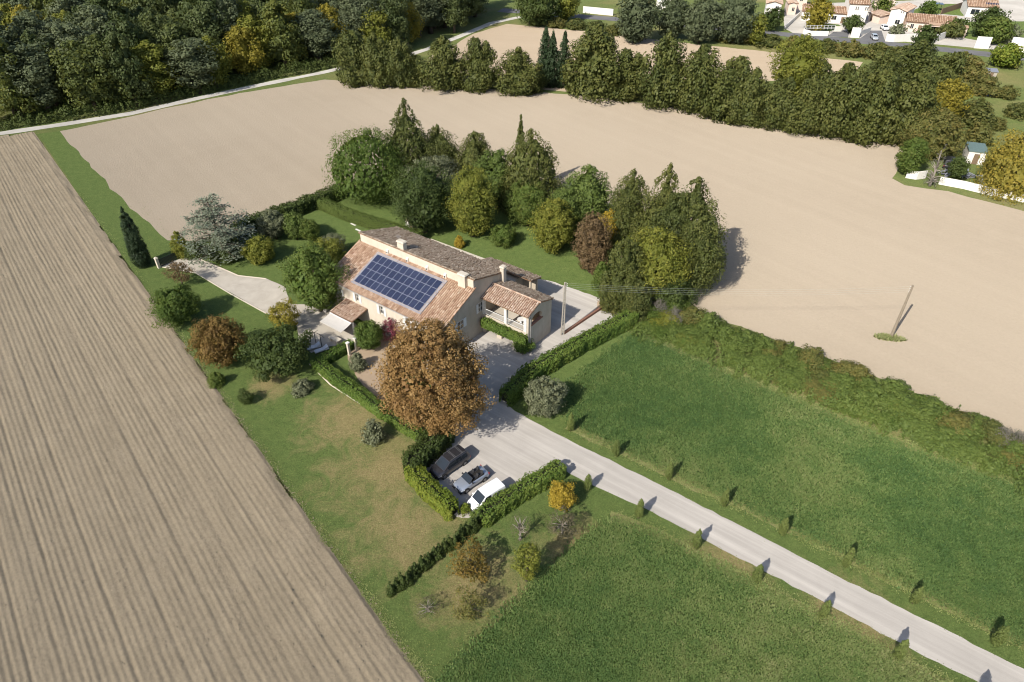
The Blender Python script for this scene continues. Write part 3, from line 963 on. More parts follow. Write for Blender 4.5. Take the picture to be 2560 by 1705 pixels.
def tiled_roof(parent, name, P0, ex, ey, ln, sl, mat, seed=0, pitch=0.3, tl=0.42, rough=0.0, th=0.1, label=None):
    P0, ex, ey = Vector(P0), Vector(ex).normalized(), Vector(ey).normalized()
    n = ex.cross(ey)
    mb = MB()
    a, b, c_, d = P0, P0 + ex * ln, P0 + ex * ln + ey * sl, P0 + ey * sl
    mb.hexa([a - n * th, b - n * th, c_ - n * th, d - n * th], [a, b, c_, d])
    o = mb.build(name, M['tile_bed'], parent)
    if label: o["label"] = label
    rng = np.random.default_rng(seed)
    nx, ny = int(ln / pitch), max(1, int(round(sl / tl)))
    px, py = ln / nx, sl / ny
    sg = 4
    I, J = np.meshgrid(np.arange(nx), np.arange(ny), indexing='ij')
    I, J = I.ravel(), J.ravel()
    N = len(I)
    th_ = np.linspace(0, math.pi, sg + 1)
    jx = rng.normal(size=N) * rough * 0.02
    jy = rng.normal(size=N) * rough * 0.04
    EX, EY, NN, O = (np.array(v) for v in (ex, ey, n, P0))
    vv = np.zeros((N, 2, sg + 1, 3))
    for e in range(2):
        rr = px * (0.40 if e == 0 else 0.33)
        yy = (J + (-0.05 if e == 0 else 1.02)) * py + jy
        lift = (0.045 if e == 0 else 0.012) + 0.01 * rough * rng.random(N)
        for k in range(sg + 1):
            xx = (I + 0.5) * px + jx - np.cos(th_[k]) * rr
            zz = np.sin(th_[k]) * rr * 1.15 + lift
            vv[:, e, k, :] = O + xx[:, None] * EX + yy[:, None] * EY + zz[:, None] * NN
    V = vv.reshape(-1, 3)
    base = np.arange(N)[:, None] * 2 * (sg + 1)
    fl = []
    for k in range(sg):
        fl.append(np.concatenate([base + k, base + k + 1, base + sg + 1 + k + 1, base + sg + 1 + k], axis=1))
    F = np.stack(fl, axis=1).reshape(-1, 4)
    tint = np.clip(0.5 + rng.normal(size=N) * 0.24, 0, 1)
    me = np_mesh("roof_tiles", V, F, mat, np.repeat(tint, 2 * (sg + 1)))
    t = link("roof_tiles", me, o)
    t["kind"] = "stuff"
    return o


def wall_grid(mb, org, ex, ez, nin, W_, Hh, openings, depth):
    """a wall face with recessed openings (x0,x1,z0,z1) and their reveals"""
    org, ex, ez, nin = Vector(org), Vector(ex), Vector(ez), Vector(nin)
    xs = sorted({0.0, W_, *[o[0] for o in openings], *[o[1] for o in openings]})
    zs = sorted({0.0, Hh, *[o[2] for o in openings], *[o[3] for o in openings]})
    for i in range(len(xs) - 1):
        for j in range(len(zs) - 1):
            xm, zm = (xs[i] + xs[i + 1]) / 2, (zs[j] + zs[j + 1]) / 2
            if any(o[0] < xm < o[1] and o[2] < zm < o[3] for o in openings): continue
            mb.face([org + ex * x + ez * z for x, z in ((xs[i], zs[j]), (xs[i + 1], zs[j]), (xs[i + 1], zs[j + 1]), (xs[i], zs[j + 1]))])
    for (a, b, c_, d) in openings:
        for (p, q_) in (((a, c_), (b, c_)), ((b, c_), (b, d)), ((b, d), (a, d)), ((a, d), (a, c_))):
            u, v = org + ex * p[0] + ez * p[1], org + ex * q_[0] + ez * q_[1]
            mb.face([u, v, v + nin * depth, u + nin * depth])


X0, X1, YF, YS = -28.3, -7.6, -13.4, -6.9
SLP = 0.40


def zf(y): return 5.02 + SLP * (y + 13.85)


# front wall with its four upper windows
WINS = [(-26.5, 2.85, 0.62, 0.95), (-23.0, 3.05, 0.75, 1.25), (-18.35, 2.85, 0.8, 1.35), (-13.45, 3.05, 0.8, 1.25)]
mb = MB()
ops = [(x - X0 - w / 2, x - X0 + w / 2, z, z + h) for x, z, w, h in WINS]
ops += [(-26.9 - X0, -26.0 - X0, 0.0, 2.05), (-17.2 - X0, -16.0 - X0, 0.0, 2.15), (-12.3 - X0, -11.1 - X0, 0.9, 2.1)]
wall_grid(mb, (X0, YF, 0), (1, 0, 0), (0, 0, 1), (0, 1, 0), X1 - X0, 5.1, ops, 0.3)
mb.build("front_wall", M['render'], house)
for k, (x, z, w, h) in enumerate(WINS):
    g = MB().box(x - w / 2, x + w / 2, YF + 0.2, YF + 0.24, z, z + h).build("window", M['glass'], house)
    f = MB()
    for a in (-w / 2, -0.025, w / 2 - 0.05): f.box(x + a, x + a + 0.05, YF + 0.14, YF + 0.2, z, z + h)
    for zz in (z, z + h * 0.5, z + h - 0.06): f.box(x - w / 2 + 0.05, x + w / 2 - 0.05, YF + 0.145, YF + 0.197, zz, zz + 0.05)
    f.build("window_frame", M['trim'], g)
    for sgn in (-1, 1):
        s_ = MB()
        a0 = x + sgn * (w / 2 + 0.02)
        a1 = a0 + sgn * w * 0.52
        s_.box(min(a0, a1), max(a0, a1), YF - 0.07, YF - 0.02, z - 0.03, z + h + 0.03)
        for q_ in range(2): s_.box(min(a0, a1) + 0.05, max(a0, a1) - 0.05, YF - 0.09, YF - 0.07, z + 0.15 + q_ * h * 0.55, z + 0.25 + q_ * h * 0.55)
        s_.build("shutter", M['shutter'], g)
    MB().box(x - w / 2 - 0.1, x + w / 2 + 0.1, YF - 0.08, YF, z - 0.12, z - 0.04).build("window_sill", M['stone'], g)
for x0_, x1_, h in ((-26.9, -26.0, 2.05), (-17.2, -16.0, 2.15)):
    dr = MB().box(x0_, x1_, YF + 0.2, YF + 0.26, 0.02, h).build("door", M['wood'], house)
    MB().box(x0_ + 0.12, x0_ + 0.16, YF + 0.15, YF + 0.2, 1.0, 1.12).build("handle", M['black_metal'], dr)
g = MB().box(-12.3, -11.1, YF + 0.2, YF + 0.24, 0.9, 2.1).build("window", M['glass'], house)
MB().box(-11.73, -11.67, YF + 0.15, YF + 0.2, 0.9, 2.1).build("window_frame", M['trim'], g)
# gables, step wall and back wall
for xg, nm in ((X1, "gable_wall"), (X0, "gable_wall")):
    mb = MB()
    mb.face([(xg, YF, 0), (xg, 0, 0), (xg, 0, 6.85), (xg, YS, 9.15), (xg, YS, zf(YS) - 0.1), (xg, YF, zf(YF) - 0.1)])
    mb.build(nm, M['render_grey'], house)
MB().box(X0, X1, YS - 0.02, YS + 0.3, zf(YS) - 0.3, 9.12).build("step_wall", M['render'], house)
MB().box(X0 + 0.01, X1 - 0.01, -0.3, -0.01, 0, 6.8).build("rear_wall", M['render_grey'], house)
c18 = math.atan(SLP)
tiled_roof(house, "front_roof", (X0 - 0.4, -13.85, zf(-13.85)), (1, 0, 0), (0, math.cos(c18), math.sin(c18)), X1 - X0 + 0.65, (-6.92 + 13.85) / math.cos(c18), M['tile_new'], 1, rough=0.5)
c17 = math.atan(0.31)
tiled_roof(house, "rear_roof", (X1 + 0.22, 0.35, 6.93), (-1, 0, 0), (0, -math.cos(c17), math.sin(c17)), X1 - X0 + 0.5, (7.35) / math.cos(c17), M['tile_old'], 2, rough=2.2)
mb = MB()
rng = np.random.default_rng(4)
for i in range(54):
    x = X0 - 0.25 + i * 0.392
    mb.tube([(x, YS + 0.05, 9.2), (x + 0.42, YS + 0.05, 9.215)], [0.13, 0.11], 8, float(rng.random()))
t = mb.build("ridge_tiles", M['tile_old'], house)
t["kind"] = "stuff"
mb = MB()
for i in range(19):
    y = -13.8 + i * 0.37
    for xx in (X1 + 0.2, X0 - 0.33):
        mb.tube([(xx, y, zf(y) + 0.07), (xx, y + 0.4, zf(y + 0.4) + 0.06)], [0.12, 0.1], 8, float(rng.random()))
t = mb.build("verge_tiles", M['tile_new'], house)
t["kind"] = "stuff"
mb = MB().tube([(X0 - 0.4, -13.93, 4.97), (X1 + 0.2, -13.93, 4.94)], 0.075, 8)
mb.tube([(X0 - 0.1, -13.9, 4.95), (X0 - 0.08, YF - 0.08, 4.6), (X0 - 0.08, YF - 0.08, 0.1)], 0.05, 6)
mb.build("gutter", M['gutter'], house)
# chimneys and vents


def chimney(x, y, w, d, z0, z1, cap=0.12, lab=None, mat='render'):
    c_ = MB().box(x - w / 2, x + w / 2, y - d / 2, y + d / 2, z0, z1).build("chimney", M[mat], house)
    if lab: c_["label"] = lab
    m = MB()
    for a in (-1, 1):
        for b in (-1, 1): m.box(x + a * w * 0.38 - 0.06, x + a * w * 0.38 + 0.06, y + b * d * 0.38 - 0.06, y + b * d * 0.38 + 0.06, z1, z1 + 0.22)
    m.hexa([(x - w / 2 - cap, y - d / 2 - cap, z1 + 0.22), (x + w / 2 + cap, y - d / 2 - cap, z1 + 0.22), (x + w / 2 + cap, y + d / 2 + cap, z1 + 0.22), (x - w / 2 - cap, y + d / 2 + cap, z1 + 0.22)],
           [(x - w / 2, y - d / 2, z1 + 0.38), (x + w / 2, y - d / 2, z1 + 0.38), (x + w / 2, y + d / 2, z1 + 0.38), (x - w / 2, y + d / 2, z1 + 0.38)])
    m.build("chimney_cap", M['stone'], c_)


chimney(-20.4, YS + 0.35, 1.15, 0.65, 8.6, 10.05, lab="white chimney on the roof step")
chimney(-9.2, YS - 0.15, 1.2, 0.75, 7.3, 9.25, lab="broad cream chimney above the gable")
chimney(-7.35, -0.95, 0.62, 0.62, 5.0, 8.0, 0.1, lab="tall chimney behind the loggia roof")
for x in (-22.9, -19.1, -15.5, -12.3):
    v = MB()
    v.hexa([(x - 0.2, YS - 0.28, zf(YS) - 0.1), (x + 0.2, YS - 0.28, zf(YS) - 0.1), (x + 0.2, YS - 0.02, zf(YS) - 0.05), (x - 0.2, YS - 0.02, zf(YS) - 0.05)],
           [(x - 0.16, YS - 0.24, zf(YS) + 0.5), (x + 0.16, YS - 0.24, zf(YS) + 0.5), (x + 0.16, YS - 0.02, zf(YS) + 0.62), (x - 0.16, YS - 0.02, zf(YS) + 0.62)])
    vo = v.build("vent", M['trim'], house)
    MB().box(x - 0.1, x + 0.1, YS - 0.285, YS - 0.262, zf(YS) + 0.05, zf(YS) + 0.3).build("vent_opening", M['dark'], vo)  # dark slab painted in for the shade of the open vent
# television aerial
a = MB().tube([(-20.9, YS + 0.3, 9.1), (-20.9, YS + 0.3, 11.0)], 0.02, 5)
for k in range(5): a.tube([(-21.3 + 0, YS + 0.05 + k * 0.14, 10.9), (-20.5, YS + 0.05 + k * 0.14, 10.9)], 0.012, 4)
a.build("television_aerial", M['gutter'], house)
# gable windows
for (y, z, w, h) in ((-5.72, 3.65, 0.8, 1.3), (-9.9, 3.1, 1.1, 1.25)):
    g = MB().box(X1 - 0.01, X1 + 0.015, y - w / 2, y + w / 2, z, z + h).build("window", M['glass'], house)
    f = MB()
    for yy in (y - w / 2 - 0.06, y - 0.03, y + w / 2): f.box(X1 - 0.01, X1 + 0.05, yy, yy + 0.06, z - 0.06, z + h + 0.06)
    for zz in (z - 0.06, z + h * 0.5, z + h): f.box(X1 - 0.01, X1 + 0.047, y - w / 2 + 0.002, y + w / 2 - 0.002, zz, zz + 0.06)
    f.build("window_frame", M['trim'], g)
    for sg_ in (-1, 1):
        y0_ = y + sg_ * (w / 2 + 0.08)
        y1_ = y0_ + sg_ * w * 0.5
        MB().box(X1 + 0.05, X1 + 0.1, min(y0_, y1_), max(y0_, y1_), z - 0.05, z + h + 0.05).build("shutter", M['shutter'], g)

# loggia wing ----------------------------------------------------
LX0, LX1, LY0, LY1 = X1, 0.0, -5.3, 0.0
FL = 2.55
mb = MB()
wall_grid(mb, (LX0, LY0, 0), (1, 0, 0), (0, 0, 1), (0, 1, 0), LX1 - LX0, FL + 0.45, [(0.5, 2.4, 0.0, 2.0), (3.2, 5.4, 0.0, 2.0), (6.0, 6.9, 0.9, 1.9)], 0.35)
mb.build("loggia_front_wall", M['render'], house)
MB().box(LX0 + 0.01, LX1 - 0.3, LY0 + 0.3, LY1 - 0.3, FL - 0.2, FL).build("loggia_floor", M['terrace'], house)
# right wall with the arched opening
mb = MB()
ya, yb, zs_, zr = -4.6, -2.3, 4.0, 4.62


def gz(y): return 6.6 - abs(y + 2.95) * 0.356 - 0.12


def archz(y): return zr + math.sqrt(max(0, 1 - ((y - (ya + yb) / 2) / ((yb - ya) / 2)) ** 2)) * 0.62


for xw in (0.0, -0.3):
    mb.face([(xw, LY0, 0), (xw, LY1, 0), (xw, LY1, zs_), (xw, LY0, zs_)])
    mb.face([(xw, LY0, zs_), (xw, ya, zs_), (xw, ya, gz(ya)), (xw, LY0, gz(LY0))])
    mb.face([(xw, yb, zs_), (xw, LY1, zs_), (xw, LY1, gz(LY1)), (xw, -2.34, gz(-2.34)), (xw, yb, gz(yb))])
    N_ = 14
    for i in range(N_):
        y0_, y1_ = ya + (yb - ya) * i / N_, ya + (yb - ya) * (i + 1) / N_
        mb.face([(xw, y0_, archz(y0_)), (xw, y1_, archz(y1_)), (xw, y1_, gz(y1_)), (xw, y0_, gz(y0_))])
for i in range(14):
    y0_, y1_ = ya + (yb - ya) * i / 14, ya + (yb - ya) * (i + 1) / 14
    mb.face([(0, y0_, archz(y0_)), (0, y1_, archz(y1_)), (-0.3, y1_, archz(y1_)), (-0.3, y0_, archz(y0_))])
for yy in (ya, yb): mb.face([(0, yy, zs_), (0, yy, zr), (-0.3, yy, zr), (-0.3, yy, zs_)])
mb.face([(0, LY1, 0), (-0.3, LY1, 0), (-0.3, LY1, gz(LY1)), (0, LY1, gz(LY1))])
mb.face([(0, LY0, FL), (-0.3, LY0, FL), (-0.3, LY0, gz(LY0)), (0, LY0, gz(LY0))])
mb.build("loggia_side_wall", M['render_grey'], house)
MB().box(-0.34, 0.14, ya - 0.12, yb + 0.12, zs_ - 0.12, zs_ - 0.003).build("arch_sill", M['brick'], house)
MB().box(LX0, LX1 - 0.31, LY1 - 0.3, LY1 - 0.005, 0, 5.4).build("loggia_rear_wall", M['render_grey'], house)
iw = MB().box(LX0 + 0.02, LX1 - 0.32, -2.1, -1.9, FL, 5.5).build("loggia_inner_wall", M['render'], house)
for x0_, x1_ in ((-6.9, -5.6), (-2.7, -0.5)):  # right-hand panel is added; its dark wood stands for shade behind the arch
    MB().box(x0_, x1_, -2.16, -2.105, FL + 0.02, FL + 2.1).build("door", M['wood'], iw)
for x, w in ((-7.38, 0.36), (-3.7, 0.42), (-0.52, 0.46)):
    p = MB().box(x - w / 2, x + w / 2, LY0 - 0.06, LY0 + 0.32, FL + 0.452, 5.4).build("pillar", M['trim'], house)
    MB().box(x - w / 2 - 0.05, x + w / 2 + 0.05, LY0 - 0.1, LY0 + 0.36, 5.24, 5.36).build("capital", M['stone'], p)
MB().box(LX0 + 0.02, LX1 + 0.02, LY0 - 0.08, LY0 + 0.3, 5.402, 5.6).build("loggia_beam", M['trim'], house)
for x0_, x1_ in ((-7.15, -3.95), (-3.45, -0.78)):
    r_ = MB().box(x0_, x1_, LY0 + 0.05, LY0 + 0.1, 3.86, 3.92)
    r_.box(x0_, x1_, LY0 + 0.055, LY0 + 0.095, 3.1, 3.14)
    k = int((x1_ - x0_) / 0.16)
    for i in range(k): r_.box(x0_ + i * 0.16, x0_ + i * 0.16 + 0.022, LY0 + 0.06, LY0 + 0.085, 3.14, 3.86)
    r_.build("railing", M['white_metal'], house)
cl = math.atan(0.356)
tiled_roof(house, "loggia_roof", (LX0 + 0.02, -5.6, 5.65), (1, 0, 0), (0, math.cos(cl), math.sin(cl)), 7.68, 2.66 / math.cos(cl), M['tile_mix'], 5, rough=1.0)
tiled_roof(house, "loggia_roof", (LX1 + 0.1, 0.3, 5.44), (-1, 0, 0), (0, -math.cos(cl), math.sin(cl)), 7.68, 3.24 / math.cos(cl), M['tile_old'], 6, rough=1.4)
mb = MB()
for i in range(20):
    mb.tube([(LX0 + 0.05 + i * 0.39, -2.95, 6.64), (LX0 + 0.05 + i * 0.39 + 0.42, -2.95, 6.655)], [0.13, 0.11], 8, float(rng.random()))
t = mb.build("ridge_tiles", M['tile_mix'], house)
t["kind"] = "stuff"
MB().tube([(0.08, -4.95, 5.55), (0.08, -4.95, 0.1)], 0.05, 6).build("downpipe", M['gutter'], house)
# lean-to at the back
mb = MB().box(-14.0, -7.7, 0.0, 4.6, 0, 4.25).box(-7.7, -5.4, 4.3, 4.6, 0, 4.3).box(-5.65, -5.4, 2.8, 3.05, 0, 4.6)
mb.build("lean_to", M['render_grey'], house)
cs = math.atan(0.26)
tiled_roof(house, "lean_to_roof", (-5.1, 5.0, 4.42), (-1, 0, 0), (0, -math.cos(cs), math.sin(cs)), 9.2, 2.5 / math.cos(cs), M['tile_old'], 7, rough=2.0)

# porch with awning ----------------------------------------------
PX0, PX1, PYE = -25.5, -21.2, -16.4
cpx = math.atan(0.17)
tiled_roof(house, "porch_roof", (PX0, PYE, 2.12), (1, 0, 0), (0, math.cos(cpx), math.sin(cpx)), PX1 - PX0, (YF - PYE - 0.02) / math.cos(cpx), M['tile_mix'], 8, rough=1.4, label="tiled porch roof on the front wall")
for x in (PX0 + 0.12, PX1 - 0.3):
    MB().box(x, x + 0.2, PYE + 0.15, PYE + 0.35, 0, 1.94).build("porch_post", M['trim'], house)
MB().box(PX0 + 0.05, PX1 - 0.05, PYE + 0.12, PYE + 0.34, 1.942, 2.06).build("porch_beam", M['wood'], house)
MB().box(PX0 + 0.1, PX0 + 0.3, PYE + 0.4, YF - 0.01, 0, 1.9).build("porch_side_wall", M['render'], house)

aw = empty("awning", H2W((PX0 + PX1) / 2, PYE - 0.1, 0), HRZ, "off-white canvas awning stretched out from the tiled porch", "awning")
hw = (PX1 - PX0) / 2 - 0.05
mb = MB()
for i in range(12):
    x0_, x1_ = -hw + 2 * hw * i / 12, -hw + 2 * hw * (i + 1) / 12
    for j in range(4):
        s0, s1 = j / 4, (j + 1) / 4
        f_ = lambda s: (-0.02 - 1.8 * s, 1.98 - 0.36 * s - 0.06 * math.sin(math.pi * s))
        (ya_, za_), (yb_, zb_) = f_(s0), f_(s1)
        mb.face([(x0_, ya_, za_), (x1_, ya_, za_), (x1_, yb_, zb_), (x0_, yb_, zb_)])
mb.build("canvas", M['canvas'], aw, smooth=True)
MB().box(-hw, hw, -1.86, -1.82, 1.46, 1.63).build("valance", M['canvas'], aw)
for x in (-hw + 0.3, hw - 0.3): MB().tube([(x, 0.1, 1.75), (x + 0.1, -1.0, 1.55), (x, -1.8, 1.57)], 0.025, 5).build("arm", M['white_metal'], aw)
MB().tube([(-hw - 0.03, -0.02, 2.0), (hw + 0.03, -0.02, 2.0)], 0.06, 8).build("roller", M['white_metal'], aw)

# solar array -----------------------------------------------------
AX0, AX1, AY0, AY1 = -24.05, -12.02, -12.68, -7.83
p0 = H2W(AX0, AY0, zf(AY0) + 0.13)
arr = empty("solar_array", p0, 0, "dark blue solar array of four rows set into the front roof", "solar array")
arr.rotation_euler = (c18, 0, HRZ)
LS = (AY1 - AY0) / math.cos(c18)
LW = AX1 - AX0
mb = MB()
mb.box(-0.42, LW + 0.42, -0.3, LS + 0.42, -0.14, 0.02)
mb.build("flashing", M['alu'], arr)
pw, ph = LW / 12, LS / 4
pane = MB().box(0.03, pw - 0.03, 0.03, ph - 0.03, 0.03, 0.075).mesh("solar_panel", M['panel'])
fr = MB()
fr.box(0.005, 0.03, 0.005, ph - 0.005, 0.021, 0.085).box(pw - 0.03, pw - 0.005, 0.005, ph - 0.005, 0.021, 0.085)
fr.box(0.03, pw - 0.03, 0.005, 0.03, 0.022, 0.083).box(0.03, pw - 0.03, ph - 0.03, ph - 0.005, 0.022, 0.083)
frm = fr.mesh("panel_frame", M['alu'])
for j in range(4):
    for i in range(12):
        po = link("solar_panel", pane, arr, (i * pw, j * ph, 0))
        link("panel_frame", frm, po)

# ------------------------------------------------------------------ things around the house
def W2(p, z=0.0): return (float(p[0]), float(p[1]), z)


# gate with two stone pillars at the end of the court
c4g = lambda x, y: S(180 + x * 0.1531, 480 + y * 0.1531)
gA, gB = c4g(1425, 1240), c4g(1838, 1048)
gv = gB - gA
glen = float(np.linalg.norm(gv))
gz_ = math.atan2(gv[1], gv[0])
for p, lb in ((gA, "pale stone gate pillar nearest the ploughed field"), (gB, "pale stone gate pillar beside the cedar shrubs")):
    r_ = empty("gate_pillar", W2(p), gz_, lb, "pillar", "pillars of the garden gate")
    MB().box(-0.2, 0.2, -0.2, 0.2, 0, 1.75).build("shaft", M['stone'], r_)
    MB().hexa([(-0.27, -0.27, 1.75), (0.27, -0.27, 1.75), (0.27, 0.27, 1.75), (-0.27, 0.27, 1.75)], [(-0.1, -0.1, 1.95), (0.1, -0.1, 1.95), (0.1, 0.1, 1.95), (-0.1, 0.1, 1.95)]).build("cap", M['stone'], r_)
gate = empty("garden_gate", W2(gA), gz_, "dark green panel gate closed between two stone pillars", "gate")
MB().box(0.22, glen - 0.22, -0.03, 0.03, 0.08, 0.16).box(0.22, glen - 0.22, -0.03, 0.03, 1.3, 1.38).box(0.22, 0.3, -0.028, 0.028, 0.16, 1.3).box(glen / 2 - 0.05, glen / 2 + 0.05, -0.028, 0.028, 0.16, 1.3).box(glen - 0.3, glen - 0.22, -0.028, 0.028, 0.16, 1.3).build("gate_frame", M['gate'], gate)
nb_ = int((glen - 0.6) / 0.2)
for i in range(nb_):
    x = 0.31 + i * (glen - 0.62) / nb_
    MB().box(x, x + (glen - 0.62) / nb_ - 0.02, -0.012, 0.012, 0.17, 1.29).build("board", M['gate'], gate)


def kerb(label, line, w=0.15, h=0.1, mat='stone', name="kerb", ztop=None):
    o = MB()
    L0 = np.array(line[0][:2])
    for i in range(len(line) - 1):
        a, b = np.array(line[i][:2]) - L0, np.array(line[i + 1][:2]) - L0
        d = (b - a) / np.linalg.norm(b - a)
        n = np.array([-d[1], d[0]]) * w / 2
        o.hexa([(*(a - n), 0), (*(b - n), 0), (*(b + n), 0), (*(a + n), 0)], [(*(a - n), h), (*(b - n), h), (*(b + n), h), (*(a + n), h)])
    ob = o.build(name, M[mat], None, (L0[0], L0[1], 0.004), bevel=0.02)
    return tag(ob, label, "kerb" if name == "kerb" else "wall")


kerb("low pale stone kerb between court and upper lawn", [D(440, 588), D(500, 613), D(548, 634), D(612, 641)])
kerb("long pale stone kerb between court and lower lawn", [D(366, 613), D(450, 628), D(530, 676), D(612, 721)])
c1h = lambda x, y: S(780 + x * .3227, 540 + y * .3227)
kerb("low brown wall along the rear yard edge", [c1h(1952, 915), c1h(2285, 690)], 0.3, 0.4, 'brick', "low_wall")
kerb("pale stone garden wall behind the farmhouse", [H2W(-29.5, 8.3), H2W(-17.3, 8.6)], 0.55, 1.0, 'stone', "garden_wall")
kerb("rough stone footing under the front hedge", [D(712, 838), D(760, 885), D(880, 962)], 0.16, 0.15, 'stone', "stone_footing")

# lattice concrete pole, field pole and the wires between them
pb = S(1406, 837)
PH = 8.45
lp = empty("utility_pole", W2(pb), math.radians(20), "pale lattice concrete utility pole beside the loggia", "pole")
m = MB()
for sx in (-1, 1):
    m.hexa([(sx * 0.2 - 0.05, -0.1, 0), (sx * 0.2 + 0.05, -0.1, 0), (sx * 0.2 + 0.05, 0.1, 0), (sx * 0.2 - 0.05, 0.1, 0)], [(sx * 0.09 - 0.04, -0.08, PH), (sx * 0.09 + 0.04, -0.08, PH), (sx * 0.09 + 0.04, 0.08, PH), (sx * 0.09 - 0.04, 0.08, PH)])
m.build("shaft", M['concrete_pole'], lp)
for k in range(15):
    z = 0.5 + k * 0.52
    w_ = 0.2 - 0.11 * z / PH
    MB().box(-w_ + 0.04, w_ - 0.04, -0.07, 0.07, z, z + 0.14).build("rung", M['concrete_pole'], lp)
for k in range(4):
    MB().tube([(0.1, 0, PH - 0.3 - k * 0.28), (0.32, 0, PH - 0.3 - k * 0.28), (0.32, 0, PH - 0.18 - k * 0.28)], 0.03, 6).build("insulator", M['white_metal'], lp)
fb = S(2228, 842)
FH = 8.3
fp = empty("utility_pole", W2(fb), 0, "slim grey utility pole alone in the bare field", "pole")
MB().tube([(0, 0, -0.2), (0, 0, FH)], [0.2, 0.13], 8).build("shaft", M['field_pole'], fp)
for k in range(4): MB().tube([(0, 0, FH - 0.2 - k * 0.28), (-0.25, 0.05, FH - 0.2 - k * 0.28)], 0.025, 5).build("insulator", M['white_metal'], fp)
for k in range(4):
    a = np.array([pb[0] + 0.3, pb[1] + 0.1, PH - 0.18 - k * 0.28])
    b = np.array([fb[0] - 0.25, fb[1] + 0.05, FH - 0.2 - k * 0.28])
    pts = [tuple(a + (b - a) * s - np.array([0, 0, 0.75 * 4 * s * (1 - s)])) for s in np.linspace(0, 1, 25)]
    w_ = MB().tube(pts, 0.006, 4).build("overhead_wire", M['wire'])
    tag(w_, "%s of four overhead wires between the two poles" % ("uppermost", "second from top", "third from top", "lowest")[k], "wire", "overhead wires")

# terrace: loungers, black frame, posts
c5 = lambda x, y: S(760 + x * .12755, 740 + y * .12755)


def lounger(p, rz, lb):
    r_ = empty("sun_lounger", W2(p), rz, lb, "sun lounger", "sun loungers on the terrace")
    MB().box(-0.33, 0.33, -0.95, 0.95, 0.24, 0.3).build("frame", M['white_metal'], r_)
    for sx in (-1, 1):
        for sy in (-1, 1): MB().box(sx * 0.28 - 0.03, sx * 0.28 + 0.03, sy * 0.8 - 0.03, sy * 0.8 + 0.03, 0, 0.239).build("leg", M['black_metal'], r_)
    MB().box(-0.32, 0.32, -0.93, 0.25, 0.301, 0.4).build("seat_cushion", M['cushion'], r_, bevel=0.03)
    MB().hexa([(-0.32, 0.27, 0.31), (0.32, 0.27, 0.31), (0.32, 0.9, 0.65), (-0.32, 0.9, 0.65)], [(-0.32, 0.24, 0.41), (0.32, 0.24, 0.41), (0.32, 0.86, 0.75), (-0.32, 0.86, 0.75)]).build("back_cushion", M['cushion'], r_, bevel=0.03)


lounger(c5(195, 1030), math.radians(-62), "white cushioned sun lounger nearer the dark green tree")
lounger(c5(350, 1085), math.radians(-58), "white cushioned sun lounger nearer the clipped hedge")
fr_ = empty("garden_swing_frame", W2(c5(310, 1000)), math.radians(-30), "thin black metal frame standing behind the sun loungers", "frame")
for sx in (-0.5, 0.5):
    MB().tube([(sx - 0.1, 0, 0), (sx, 0, 2.3)], 0.045, 6).build("post", M['black_metal'], fr_)
MB().tube([(-1.3, 0, 2.0), (0, 0.02, 2.3), (1.2, 0, 2.05)], 0.035, 6).build("crossbar", M['black_metal'], fr_)
MB().tube([(-0.5, -0.7, 2.15), (-0.5, 0.7, 2.2)], 0.03, 6).build("arm", M['black_metal'], fr_)
for (x, y), lb in (((1040, 1065), "pale square garden pillar beside the round terrace shrub"), ((895, 1160), "pale square garden pillar at the end of the short hedge")):
    r_ = empty("garden_pillar", W2(c5(x, y)), HRZ, lb, "pillar", "pillars of the terrace entrance")
    MB().box(-0.15, 0.15, -0.15, 0.15, 0, 2.0).build("shaft", M['stone'], r_)
    MB().box(-0.22, 0.22, -0.22, 0.22, 2.0, 2.1).build("cap", M['trim'], r_)


def pot(p, lb, h=0.8):
    r_ = empty("garden_urn", W2(p), 0, lb, "urn", "white urns by the porch")
    b = MB()
    pr = [(0.12, 0), (0.1, 0.1), (0.24, 0.45), (0.26, 0.7), (0.32, 0.8)]
    b.tube([(0, 0, z * h / 0.8) for _, z in pr], [q_[0] for q_ in pr], 12)
    b.build("bowl", M['trim'], r_, smooth=True)
    cm, _ = crown_mesh("foliage", L['green'], 0.3, h, h + 0.45, 'bush', 0.12, seed=int(p[0] * 10) % 97 + 3)
    link("foliage", cm, r_)


pot(c5(425, 330), "white garden urn at the corner of the porch")
# glass-topped bench edge by the awning
bt = empty("garden_table", W2(c5(620, 905)), HRZ, "low grey stone table on the shaded terrace", "table")
MB().box(-0.9, 0.9, -0.4, 0.4, 0.62, 0.68).build("table_top", M['stone'], bt)
for sx in (-0.7, 0.7): MB().box(sx - 0.08, sx + 0.08, -0.3, 0.3, 0, 0.62).build("leg", M['stone'], bt)
# loggia table
lt = empty("balcony_table", H2W(-2.4, -3.6, FL), 0, "round white table standing in the loggia", "table")
MB().tube([(0, 0, 0.7), (0, 0, 0.74)], 0.5, 18).build("table_top", M['white_metal'], lt)
MB().tube([(0, 0, 0), (0, 0, 0.7)], [0.2, 0.04], 10).build("leg", M['white_metal'], lt)


